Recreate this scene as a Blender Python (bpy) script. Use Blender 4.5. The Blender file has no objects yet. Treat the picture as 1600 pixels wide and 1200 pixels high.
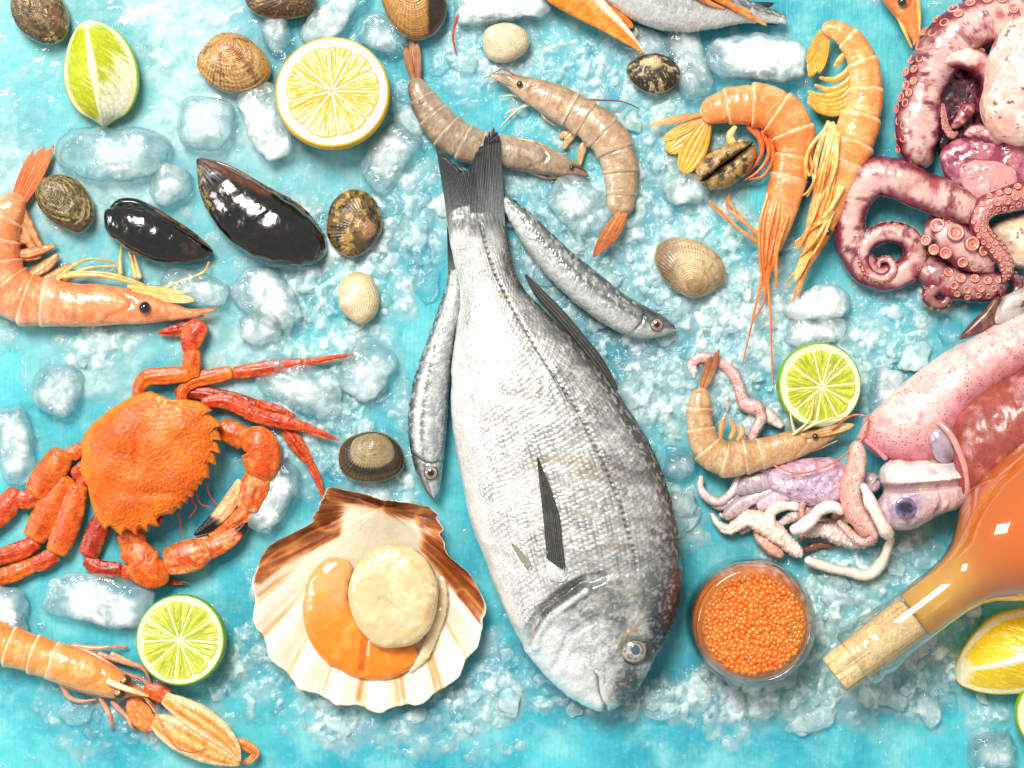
import bpy, math
import numpy as np

S = 1 / 3000.0          # metres per photograph pixel on the table top
H = 4000.0              # camera height in those pixels
rng = np.random.default_rng(11)
PI = math.pi

scene = bpy.context.scene
root_col = scene.collection

# ------------------------------------------------------------------ colour
def lin(h):
    """hex sRGB -> linear"""
    if not isinstance(h, str):
        return np.array(h, float)
    h = h.lstrip('#')
    c = np.array([int(h[i:i + 2], 16) / 255 for i in (0, 2, 4)])
    return np.where(c <= .04045, c / 12.92, ((c + .055) / 1.055) ** 2.4)

# ------------------------------------------------------------------ noise
def _hash(ix, iy, iz, seed):
    h = (ix.astype(np.int64) * 374761393 + iy.astype(np.int64) * 668265263
         + iz.astype(np.int64) * 2147483647 + seed * 974711) & 0xffffffff
    h = ((h ^ (h >> 13)) * 1274126177) & 0xffffffff
    h = ((h ^ (h >> 16)) * 2246822519) & 0xffffffff
    return ((h ^ (h >> 15)) & 0xffffff) / float(0xffffff)

def vnoise(p, seed=0):
    p = np.asarray(p, float)
    if p.shape[-1] == 2:
        p = np.concatenate([p, np.zeros(p.shape[:-1] + (1,))], -1)
    i = np.floor(p).astype(np.int64); f = p - i
    f = f * f * f * (f * (f * 6 - 15) + 10)
    r = 0
    for dx in (0, 1):
        for dy in (0, 1):
            for dz in (0, 1):
                w = (f[..., 0] if dx else 1 - f[..., 0]) * (f[..., 1] if dy else 1 - f[..., 1]) * (f[..., 2] if dz else 1 - f[..., 2])
                r = r + w * _hash(i[..., 0] + dx, i[..., 1] + dy, i[..., 2] + dz, seed)
    return r * 2 - 1

def fbm(p, seed=0, oct=4, gain=.5):
    p = np.asarray(p, float); a = 1; r = 0; t = 0
    for o in range(oct):
        r = r + a * vnoise(p * 2 ** o, seed + o * 17); t += a; a *= gain
    return r / t

def worley(p, seed=0):
    """F1, F2 distance, cell random (2-D)"""
    p = np.asarray(p, float)[..., :2]
    i = np.floor(p).astype(np.int64)
    f1 = np.full(p.shape[:-1], 9.); f2 = f1.copy(); cid = f1 * 0
    z = np.zeros_like(i[..., 0])
    for dx in (-1, 0, 1):
        for dy in (-1, 0, 1):
            cx = i[..., 0] + dx; cy = i[..., 1] + dy
            qx = cx + _hash(cx, cy, z, seed); qy = cy + _hash(cx, cy, z + 1, seed)
            d = np.hypot(qx - p[..., 0], qy - p[..., 1])
            nr = d < f1
            f2 = np.where(nr, f1, np.minimum(f2, d)); cid = np.where(nr, _hash(cx, cy, z + 2, seed), cid)
            f1 = np.where(nr, d, f1)
    return f1, f2, cid

def ss(a, b, x):
    t = np.clip((x - a) / (b - a), 0, 1)
    return t * t * (3 - 2 * t)

# ------------------------------------------------------------------ curves
def spline(rows, n, closed=False, ndim=2):
    """smooth curve through rows (K,D) resampled to n rows, evenly by length"""
    r = np.asarray(rows, float)
    if closed:
        r = np.concatenate([r[-2:], r, r[:3]])
    d = np.maximum(np.linalg.norm(np.diff(r[:, :ndim], axis=0), axis=1), 1e-3)
    t = np.concatenate([[0], np.cumsum(d)])
    m = np.zeros_like(r)
    if len(r) == 2:
        m[:] = (r[1] - r[0]) / d[0]
    else:
        s = np.diff(r, axis=0) / d[:, None]
        m[1:-1] = (s[:-1] * d[1:, None] + s[1:] * d[:-1, None]) / (d[1:] + d[:-1])[:, None]
        m[0] = s[0]; m[-1] = s[-1]
    lo, hi = (t[2], t[-3 + 0] if not closed else t[-3]) if closed else (t[0], t[-1])
    if closed:
        lo, hi = t[2], t[2 + len(rows)]
    q = np.linspace(lo, hi, n, endpoint=not closed)
    j = np.clip(np.searchsorted(t, q, side='right') - 1, 0, len(r) - 2)
    h = d[j]; u = ((q - t[j]) / h)[:, None]; h = h[:, None]
    return ((2 * u**3 - 3 * u**2 + 1) * r[j] + (u**3 - 2 * u**2 + u) * h * m[j]
            + (-2 * u**3 + 3 * u**2) * r[j + 1] + (u**3 - u**2) * h * m[j + 1])

def near(V, poly, w):
    """soft 0..1 mask within w pixels of a polyline"""
    V = np.asarray(V)[:, :2]; p = np.asarray(poly, float)
    best = np.full(len(V), 1e9)
    for a, b in zip(p[:-1], p[1:]):
        ab = b - a
        t = np.clip(((V - a) @ ab) / max(ab @ ab, 1e-9), 0, 1)
        best = np.minimum(best, np.linalg.norm(V - (a + t[:, None] * ab), axis=1))
    return 1 - ss(w * .35, w, best)

def spot(V, c, r, soft=.5):
    d = np.linalg.norm(np.asarray(V)[:, :2] - np.asarray(c, float), axis=1)
    return 1 - ss(r * (1 - soft), r * (1 + soft), d)

# ------------------------------------------------------------------ geometry
class Geo:
    def __init__(s, V, Q=None, T=None, C=None, P=None):
        s.V = np.asarray(V, float).reshape(-1, 3)
        s.Q = np.zeros((0, 4), int) if Q is None else np.asarray(Q, int).reshape(-1, 4)
        s.T = np.zeros((0, 3), int) if T is None else np.asarray(T, int).reshape(-1, 3)
        n = len(s.V)
        s.C = np.tile([.8, .8, .8], (n, 1)) if C is None else np.asarray(C, float)
        s.P = np.zeros((n, 3)) if P is None else np.asarray(P, float)
    def col(s, c):
        s.C = np.tile(lin(c), (len(s.V), 1)); return s
    def mix(s, mask, c):
        m = np.clip(np.asarray(mask, float), 0, 1)[:, None]
        s.C = s.C * (1 - m) + (lin(c)[None] if not (isinstance(c, np.ndarray) and c.ndim == 2) else c) * m
        return s
    def fixdir(s):
        tri = np.concatenate([s.T, s.Q[:, [0, 1, 2]], s.Q[:, [0, 2, 3]]])
        a, b, c = s.V[tri[:, 0]], s.V[tri[:, 1]], s.V[tri[:, 2]]
        if np.einsum('ij,ij->i', a - s.V.mean(0), np.cross(b - s.V.mean(0), c - s.V.mean(0))).sum() < 0:
            s.Q = s.Q[:, ::-1]; s.T = s.T[:, ::-1]
        return s
    def normals(s):
        N = np.zeros_like(s.V)
        tri = np.concatenate([s.T, s.Q[:, [0, 1, 2]], s.Q[:, [0, 2, 3]]])
        fn = np.cross(s.V[tri[:, 1]] - s.V[tri[:, 0]], s.V[tri[:, 2]] - s.V[tri[:, 0]])
        for k in range(3):
            np.add.at(N, tri[:, k], fn)
        return N / np.maximum(np.linalg.norm(N, axis=1, keepdims=True), 1e-9)
    def push(s, d):
        """displace along normals by d px"""
        s.fixdir(); s.V = s.V + s.normals() * np.asarray(d)[:, None]; return s

def join(gs):
    gs = list(gs); o = 0; V = []; Q = []; T = []; C = []; P = []
    for g in gs:
        V.append(g.V); Q.append(g.Q + o); T.append(g.T + o); C.append(g.C); P.append(g.P); o += len(g.V)
    return Geo(np.concatenate(V), np.concatenate(Q), np.concatenate(T), np.concatenate(C), np.concatenate(P))

def gridq(n, m, wrap=False):
    i = np.arange(n - 1)[:, None]; j = np.arange(m if wrap else m - 1)[None]
    j2 = (j + 1) % m
    return np.stack([i * m + j, i * m + j2, (i + 1) * m + j2, (i + 1) * m + j], -1).reshape(-1, 4)

def ringed(V, P, n, m):
    """closed tube from a (n,m,3) grid with end fans"""
    V = V.reshape(n * m, 3); P = P.reshape(n * m, 3)
    c0 = V[:m].mean(0); c1 = V[-m:].mean(0)
    j = np.arange(m); j2 = (j + 1) % m
    T = np.concatenate([np.stack([np.full(m, n * m), j2, j], -1),
                        np.stack([np.full(m, n * m + 1), (n - 1) * m + j, (n - 1) * m + j2], -1)])
    return Geo(np.concatenate([V, [c0, c1]]), gridq(n, m, True), T, None,
               np.concatenate([P, [P[0], P[-1]]])).fixdir()

def loft(rows, n=60, m=40, e=1., a=1., ze=.45):
    """closed body between a left and a right edge. rows: lx,ly,rx,ry,ztop,zbottom.  P = (s, cos, sin)"""
    r = np.asarray(rows, float)
    mid = (r[:, :2] + r[:, 2:4]) / 2
    rr = spline(np.concatenate([mid, r], 1), n)[:, 2:]
    f = np.linspace(0, 2 * PI, m, endpoint=False)
    co, si = np.cos(f), np.sin(f)
    cx = np.sign(co) * np.abs(co) ** a; sz = np.sign(si) * np.abs(si) ** e
    c = (rr[:, :2] + rr[:, 2:4]) / 2; d = (rr[:, 2:4] - rr[:, :2]) / 2
    zt, zb = rr[:, 4], rr[:, 5]; zm = zb + ze * (zt - zb)
    V = np.zeros((n, m, 3))
    V[..., :2] = c[:, None] + d[:, None] * cx[None, :, None]
    V[..., 2] = zm[:, None] + np.where(sz > 0, sz * (zt - zm)[:, None], sz * (zm - zb)[:, None])
    P = np.zeros((n, m, 3)); P[..., 0] = np.linspace(0, 1, n)[:, None]; P[..., 1] = co; P[..., 2] = si
    return ringed(V, P, n, m)

def tube(rows, n=40, m=12, flat=1., cap=(1, 1), mod=None, e=1.):
    """limb along rows x,y,z,r.  P = (s, cos, sin). cap: round the two ends. mod(s)->radius factor"""
    r = np.asarray(rows, float)
    rr = spline(r, n, ndim=3)
    rad = np.maximum(rr[:, 3], .05)
    t = np.gradient(rr[:, :2], axis=0)
    L = np.concatenate([[0], np.cumsum(np.linalg.norm(np.diff(rr[:, :3], axis=0), axis=1))])
    t /= np.maximum(np.linalg.norm(t, axis=1, keepdims=True), 1e-6)
    N = np.stack([-t[:, 1], t[:, 0]], 1)
    if cap[0]:
        k = np.clip(L / np.maximum(rad * cap[0], 1e-3), 0, 1); rad = rad * np.sqrt(np.maximum(1 - (1 - k) ** 2, 1e-4))
    if cap[1]:
        k = np.clip((L[-1] - L) / np.maximum(np.maximum(rr[:, 3], .05) * cap[1], 1e-3), 0, 1); rad = rad * np.sqrt(np.maximum(1 - (1 - k) ** 2, 1e-4))
    s = L / max(L[-1], 1e-6)
    if mod is not None:
        rad = rad * mod(s)
    f = np.linspace(0, 2 * PI, m, endpoint=False)
    co, si = np.cos(f), np.sin(f)
    V = np.zeros((n, m, 3))
    V[..., :2] = rr[:, None, :2] + N[:, None] * (rad[:, None] * co)[..., None]
    V[..., 2] = rr[:, None, 2] + flat * rad[:, None] * np.sign(si) * np.abs(si) ** e
    P = np.zeros((n, m, 3)); P[..., 0] = s[:, None]; P[..., 1] = co; P[..., 2] = si
    g = ringed(V, P, n, m); g.path = rr; g.N = N
    return g

def dome(outline, c=None, h=40, hb=10, z0=0, p=2., nr=28, na=120, pb=2., smooth=True):
    """star-shaped pillow over an outline. P = (ring 0..1, angle, side)"""
    o = np.asarray(outline, float)
    o = spline(o, na, closed=True) if smooth else o
    na = len(o)
    c = o.mean(0) if c is None else np.asarray(c, float)
    t = np.sin(np.linspace(0, PI / 2, nr)) ; t[0] = 0.004
    ang = np.linspace(0, 2 * PI, na, endpoint=False)
    zt = z0 + hb + h * (np.maximum(1 - t ** p, 0)) ** (1 / p)
    zb = z0 + hb - hb * (np.maximum(1 - t ** pb, 0)) ** (1 / pb)
    tt = np.concatenate([t, t[-2::-1]]); zz = np.concatenate([zt, zb[-2::-1]])
    n = len(tt)
    V = np.zeros((n, na, 3)); V[..., :2] = c + (o - c)[None] * tt[:, None, None]; V[..., 2] = zz[:, None]
    P = np.zeros((n, na, 3)); P[..., 0] = tt[:, None]; P[..., 1] = ang; P[..., 2] = np.concatenate([np.ones(nr), -np.ones(nr - 1)])[:, None]
    return ringed(V, P, n, na)

def petal(b, t, w, z0, z1, th=2.5, n=30, m=26, ridge=1.2, nr=7, bend=0, fray=0., wb=.35, blunt=.5):
    """thin leaf / fin ray blade from base b to tip t, width w. P=(s, across)"""
    b = np.array(b, float); t = np.array(t, float); ax = t - b; L = np.linalg.norm(ax); ax /= L
    nn = np.array([-ax[1], ax[0]])
    s = np.linspace(0, 1, n); v = np.linspace(-1, 1, m)
    prof = np.minimum(1, wb + (1 - wb) * np.sin(np.clip(s / .6, 0, 1) * PI / 2)) * np.sqrt(np.clip((1 - s ** (2 + 4 * blunt)), 0, 1))
    prof = np.maximum(prof, .02)
    V = []
    ln = 1 + fray * (np.array([vnoise(np.array([[q * 6, L]]), 3)[0] for q in v])) 
    rid = ridge * np.cos(v * PI * nr)
    for sg in (1, -1):
        G = np.zeros((n, m, 3))
        off = (v[None] * prof[:, None] * w / 2) + (bend * np.sin(s * PI))[:, None]
        G[..., :2] = b + ax * (s[:, None] * L * ln[None])[..., None] + nn * off[..., None]
        G[..., 2] = (z0 + (z1 - z0) * s)[:, None] + sg * (th / 2 * (1 - v[None] ** 2) + .15) + (rid[None] * np.sin(s * PI * .9 + .2)[:, None] if sg > 0 else 0)
        V.append(G)
    A, B = V
    loop = np.concatenate([A, B[:, -2:0:-1]], 1)
    vv = np.concatenate([v, v[-2:0:-1]])
    P = np.zeros(loop.shape); P[..., 0] = s[:, None]; P[..., 1] = vv
    return ringed(loop, P, n, loop.shape[1])

def fan(base, tip, z0, z1, n=40, m=80, th=3, ridges=30, amp=1.6, fray=.06, seed=0):
    """fin membrane between a base line and a tip line, with rays"""
    b = spline(base, m); t = spline(tip, m)
    q = np.linspace(0, 1, m); s = np.linspace(0, 1, n)
    fr = 1 + fray * vnoise(np.stack([q * ridges * 1.5, q * 0], 1), seed)
    top = np.zeros((n, m, 3))
    top[..., :2] = b[None] + (t - b)[None] * (s[:, None] * fr[None])[..., None]
    wig = amp * np.cos(q * PI * 2 * ridges)
    top[..., 2] = z0 + (z1 - z0) * s[:, None] + wig[None] * (.3 + .7 * s[:, None])
    bot = top.copy(); bot[..., 2] -= th * (1 - .6 * s[:, None])
    loop = np.concatenate([top, bot[:, ::-1]], 1)
    P = np.zeros(loop.shape); P[..., 0] = s[:, None]; P[..., 1] = np.concatenate([q, q[::-1]])
    return ringed(loop, P, n, 2 * m)

def ball(c, r, n=14, m=20, sc=(1, 1, 1)):
    th = np.linspace(.03, PI - .03, n); f = np.linspace(0, 2 * PI, m, endpoint=False)
    V = np.zeros((n, m, 3))
    V[..., 0] = np.sin(th)[:, None] * np.cos(f); V[..., 1] = np.sin(th)[:, None] * np.sin(f); V[..., 2] = np.cos(th)[:, None]
    P = V.copy()
    return ringed(V * r * np.array(sc) + np.array(c, float), P, n, m)

def ring(c, R, r, tilt=(0, 0), n=18, m=8, squash=1.):
    """sucker: torus with a dished middle"""
    f = np.linspace(0, 2 * PI, n, endpoint=False); g = np.array([[0.05, .15], [.35, -.05], [.62, .25], [.8, .62], [1., .55], [1.12, .1], [1.1, -.7]])
    V = np.zeros((len(g), n, 3))
    V[..., 0] = g[:, 0, None] * R * np.cos(f); V[..., 1] = g[:, 0, None] * R * np.sin(f) * squash; V[..., 2] = g[:, 1, None] * r * 2
    P = np.zeros(V.shape); P[..., 0] = g[:, 0, None]
    ax, ay = tilt
    V2 = V.copy()
    V2[..., 1] = V[..., 1] * math.cos(ax) - V[..., 2] * math.sin(ax); z = V[..., 1] * math.sin(ax) + V[..., 2] * math.cos(ax)
    x = V2[..., 0] * math.cos(ay) + z * math.sin(ay); V2[..., 2] = -V2[..., 0] * math.sin(ay) + z * math.cos(ay); V2[..., 0] = x
    return ringed(V2 + np.array(c, float), P, len(g), n)

def lathe(prof, n_ang=64, closed=True):
    """around +z. prof rows r,z -> Geo at the origin"""
    p = np.asarray(prof, float); f = np.linspace(0, 2 * PI, n_ang, endpoint=False)
    V = np.zeros((len(p), n_ang, 3))
    V[..., 0] = p[:, 0, None] * np.cos(f); V[..., 1] = p[:, 0, None] * np.sin(f); V[..., 2] = p[:, 1, None]
    P = np.zeros(V.shape); P[..., 0] = np.linspace(0, 1, len(p))[:, None]; P[..., 1] = f
    return ringed(V, P, len(p), n_ang)

# ------------------------------------------------------------------ objects
def make_mesh(name, g, mat, base, k, smooth=True):
    V = np.empty_like(g.V)
    V[:, 0] = (g.V[:, 0] - 800) * k * S - base[0]; V[:, 1] = (600 - g.V[:, 1]) * k * S - base[1]; V[:, 2] = g.V[:, 2] * S - base[2]
    Q, T = g.Q[:, ::-1], g.T[:, ::-1]
    me = bpy.data.meshes.new(name)
    me.vertices.add(len(V)); me.vertices.foreach_set('co', V.astype(np.float32).ravel())
    nl = Q.size + T.size
    me.loops.add(nl); me.loops.foreach_set('vertex_index', np.concatenate([Q.ravel(), T.ravel()]).astype(np.int32))
    me.polygons.add(len(Q) + len(T))
    st = np.concatenate([np.arange(len(Q)) * 4, Q.size + np.arange(len(T)) * 3]).astype(np.int32)
    me.polygons.foreach_set('loop_start', st)
    me.polygons.foreach_set('use_smooth', np.full(len(st), smooth))
    a = me.attributes.new('Col', 'FLOAT_COLOR', 'POINT')
    a.data.foreach_set('color', np.concatenate([np.clip(g.C, 0, 1), np.ones((len(V), 1))], 1).astype(np.float32).ravel())
    a = me.attributes.new('P', 'FLOAT_VECTOR', 'POINT')
    a.data.foreach_set('vector', g.P.astype(np.float32).ravel())
    me.update(calc_edges=True); me.validate()
    me.materials.append(mat)
    o = bpy.data.objects.new(name, me); root_col.objects.link(o)
    return o

def tag(o, label=None, cat=None, group=None, kind=None):
    for key, v in (('label', label), ('category', cat), ('group', group), ('kind', kind)):
        if v: o[key] = v
    return o

class Thing:
    """a thing = an Empty at its base that parents its parts"""
    def __init__(s, name, label, cat, c, z0=0, group=None, base=0):
        s.k = (H - z0) / H
        s.base = ((c[0] - 800) * s.k * S, (600 - c[1]) * s.k * S, base * S)
        s.o = bpy.data.objects.new(name, None); root_col.objects.link(s.o)
        s.o.location = s.base; s.o.empty_display_size = .01
        tag(s.o, label, cat, group)
    def part(s, name, g, mat, parent=None, label=None, smooth=True):
        o = make_mesh(name, g, mat, s.base, s.k, smooth)
        o.parent = parent or s.o
        if label: o['label'] = label
        return o

def solo(name, label, cat, g, mat, z0=0, group=None, kind=None, smooth=True):
    """a thing that is one mesh"""
    k = (H - z0) / H
    c = g.V.mean(0); b = ((c[0] - 800) * k * S, (600 - c[1]) * k * S, max(g.V[:, 2].min(), 0) * S)
    o = make_mesh(name, g, mat, b, k, smooth); o.location = b
    return tag(o, label, cat, group, kind)

# ------------------------------------------------------------------ materials
class NT:
    def __init__(s, name):
        s.m = bpy.data.materials.new(name); s.m.use_nodes = True
        s.t = s.m.node_tree; s.t.nodes.clear()
        s.out = s.n('ShaderNodeOutputMaterial')
        s._px = None; s._P = None
    def n(s, typ, **kw):
        nd = s.t.nodes.new(typ)
        for a, v in kw.items(): setattr(nd, a, v)
        return nd
    def l(s, a, b): s.t.links.new(a, b)
    def px(s):
        if s._px is None:
            tc = s.n('ShaderNodeTexCoord'); v = s.n('ShaderNodeVectorMath', operation='SCALE'); v.inputs['Scale'].default_value = 1 / S
            s.l(tc.outputs['Object'], v.inputs[0]); s._px = v.outputs[0]
        return s._px
    def P(s):
        if s._P is None:
            a = s.n('ShaderNodeAttribute', attribute_name='P'); s._P = a.outputs['Vector']
        return s._P
    def vec(s, sc, which='px'):
        v = s.n('ShaderNodeVectorMath', operation='MULTIPLY'); v.inputs[1].default_value = sc
        s.l(s.px() if which == 'px' else s.P(), v.inputs[0]); return v.outputs[0]
    def noise(s, size, detail=4, rough=.55, dist=0, which='px', w=None):
        nd = s.n('ShaderNodeTexNoise'); sc = (1 / size,) * 3 if not isinstance(size, tuple) else tuple(1 / q for q in size)
        s.l(s.vec(sc, which), nd.inputs['Vector']); nd.inputs['Scale'].default_value = 1
        nd.inputs['Detail'].default_value = detail; nd.inputs['Roughness'].default_value = rough; nd.inputs['Distortion'].default_value = dist
        return nd.outputs['Fac']
    def vor(s, size, feature='F1', which='px', rand=1):
        nd = s.n('ShaderNodeTexVoronoi', feature=feature); sc = (1 / size,) * 3 if not isinstance(size, tuple) else tuple(1 / q for q in size)
        s.l(s.vec(sc, which), nd.inputs['Vector']); nd.inputs['Scale'].default_value = 1; nd.inputs['Randomness'].default_value = rand
        return nd.outputs['Distance']
    def ramp(s, v, a, b, lo=0., hi=1.):
        nd = s.n('ShaderNodeMapRange'); nd.interpolation_type = 'SMOOTHSTEP'
        for i, q in enumerate((a, b, lo, hi)): nd.inputs[i + 1].default_value = q
        s.l(v, nd.inputs[0]); return nd.outputs[0]
    def math(s, op, a, b):
        nd = s.n('ShaderNodeMath', operation=op)
        for i, q in enumerate((a, b)):
            if hasattr(q, 'is_linked') or hasattr(q, 'links'): s.l(q, nd.inputs[i])
            else: nd.inputs[i].default_value = q
        return nd.outputs[0]
    def mixc(s, f, a, b, mode='MIX'):
        nd = s.n('ShaderNodeMix', data_type='RGBA', blend_type=mode)
        for i, q in ((0, f), (6, a), (7, b)):
            if hasattr(q, 'links'): s.l(q, nd.inputs[i])
            else:
                nd.inputs[i].default_value = q if i == 0 else tuple(list(lin(q))[:3]) + (1,)
        return nd.outputs[2]
    def bump(s, h, dist, prev=None, strength=1.):
        nd = s.n('ShaderNodeBump'); nd.inputs['Strength'].default_value = strength; nd.inputs['Distance'].default_value = dist * S
        s.l(h, nd.inputs['Height'])
        if prev is not None: s.l(prev, nd.inputs['Normal'])
        return nd.outputs[0]

def tex(t, spec):
    kind, size = spec[0], spec[1]
    if kind == 'n': return t.noise(size)
    if kind == 'N': return t.noise(size, which='P')
    if kind == 'v': return t.vor(size)
    if kind == 'V': return t.vor(size, which='P')
    if kind == 'e': return t.vor(size, 'DISTANCE_TO_EDGE')
    if kind == 'E': return t.vor(size, 'DISTANCE_TO_EDGE', which='P')

def mat(name, rough=.35, spec=.5, sss=0., ssc=(1, .45, .3), ssd=8, coat=0., coatr=.08, bumps=(), var=(), specks=(), metal=0.,
        trans=0., ior=1.45, rvar=0., colour=None):
    """surface whose colour comes from the part's own colour attribute, broken up with procedural noise
    bumps: (kind,size,height)  var: (kind,size,amount)  specks: (kind,size,lo,hi,colour)"""
    t = NT(name); b = t.n('ShaderNodeBsdfPrincipled')
    if colour is None:
        c = t.n('ShaderNodeAttribute', attribute_name='Col').outputs['Color']
    else:
        r = t.n('ShaderNodeRGB'); r.outputs[0].default_value = tuple(lin(colour)) + (1,); c = r.outputs[0]
    for sp in var:
        f = t.ramp(tex(t, sp), .3, .7, 1 - sp[2], 1 + sp[2])
        v = t.n('ShaderNodeVectorMath', operation='SCALE'); t.l(c, v.inputs[0]); t.l(f, v.inputs['Scale']); c = v.outputs[0]
    for sp in specks:
        f = t.math('MULTIPLY', t.ramp(tex(t, sp), sp[2], sp[3]), t.ramp(t.noise(34, 4, .6), .36, .62, .12, 1.)); c = t.mixc(f, c, sp[4])
    t.l(c, b.inputs['Base Color'])
    nrm = None
    for sp in bumps:
        nrm = t.bump(tex(t, sp), sp[2], nrm)
    if nrm is not None: t.l(nrm, b.inputs['Normal'])
    b.inputs['Roughness'].default_value = rough
    if rvar:
        t.l(t.ramp(t.noise(14), .35, .65, max(rough - rvar, .03), rough + rvar), b.inputs['Roughness'])
    b.inputs['Specular IOR Level'].default_value = spec
    b.inputs['Metallic'].default_value = metal; b.inputs['IOR'].default_value = ior
    b.inputs['Transmission Weight'].default_value = trans
    if sss:
        b.inputs['Subsurface Weight'].default_value = sss; b.inputs['Subsurface Radius'].default_value = ssc; b.inputs['Subsurface Scale'].default_value = ssd * S
    if coat:
        b.inputs['Coat Weight'].default_value = coat; b.inputs['Coat Roughness'].default_value = coatr
    t.l(b.outputs[0], t.out.inputs['Surface'])
    return t.m
# ================================================================== camera, light, air
cam = bpy.data.cameras.new('camera'); cam.lens = 36 * H / 1600; cam.sensor_width = 36; cam.clip_start = .01; cam.clip_end = 50
camo = bpy.data.objects.new('camera', cam); root_col.objects.link(camo); camo.location = (0, 0, H * S); scene.camera = camo

w = bpy.data.worlds.new('World'); scene.world = w; w.use_nodes = True
bg = w.node_tree.nodes['Background']; bg.inputs[0].default_value = (1, .985, .96, 1); bg.inputs[1].default_value = .38

def area(name, loc, aim, size, power, colour):
    l = bpy.data.lights.new(name, 'AREA'); l.shape = 'RECTANGLE'; l.size, l.size_y = size; l.energy = power; l.color = colour
    o = bpy.data.objects.new(name, l); root_col.objects.link(o); o.location = loc
    o.rotation_euler = (Vector(aim) - Vector(loc)).to_track_quat('-Z', 'Y').to_euler()
    return o
from mathutils import Vector
area('window_light', (-.8, 1.75, 3.1), (0, 0, 0), (1.3, 1.3), 148, (1, .965, .91))
area('side_fill_light', (-2.6, .2, 1.9), (0, 0, 0), (.7, 1.), 26, (1, .98, .96))  # fill lamp added on the west side for extra highlights and modelling

scene.view_settings.view_transform = 'Standard'; scene.view_settings.look = 'None'
scene.view_settings.exposure = .2; scene.view_settings.gamma = 1; scene.view_settings.use_curve_mapping = False
scene.render.engine = 'CYCLES'
scene.cycles.use_denoising = True
scene.cycles.max_bounces = 14; scene.cycles.transparent_max_bounces = 24
scene.cycles.transmission_bounces = 8; scene.cycles.diffuse_bounces = 9; scene.cycles.glossy_bounces = 4
scene.cycles.caustics_reflective = False; scene.cycles.caustics_refractive = False
scene.cycles.sample_clamp_indirect = 4

# ================================================================== the painted board
def table_material():
    t = NT('turquoise_paint'); b = t.n('ShaderNodeBsdfPrincipled')
    n1 = t.noise(330, 5, .6, .2); n2 = t.noise(95, 6, .68, .25); n3 = t.noise((5, 60, 60), 4, .6); n4 = t.noise(9, 4)
    c = t.mixc(t.ramp(n1, .36, .62), '1c98ac', '4fc2cc')
    c = t.mixc(t.ramp(n2, .42, .74, 0, .7), c, '96dcdc')
    c = t.mixc(t.ramp(n2, .28, .42, .45, 0), c, '0f7f9a')
    c = t.mixc(t.ramp(n3, .5, .75, 0, .3), c, '148aa4')
    c = t.mixc(t.ramp(n4, .56, .7, 0, .35), c, '86ccca')
    t.l(c, b.inputs['Base Color'])
    nr = t.bump(n3, .8); nr = t.bump(n4, .7, nr)
    t.l(nr, b.inputs['Normal']); b.inputs['Roughness'].default_value = .42
    t.l(b.outputs[0], t.out.inputs['Surface']); return t.m

n = 60
gx, gy = np.meshgrid(np.linspace(-1500, 3100, n), np.linspace(-1500, 2700, n))
solo('table_top', None, None, Geo(np.stack([gx, gy, 0 * gx], -1), gridq(n, n)), table_material(), kind='structure')

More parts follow.
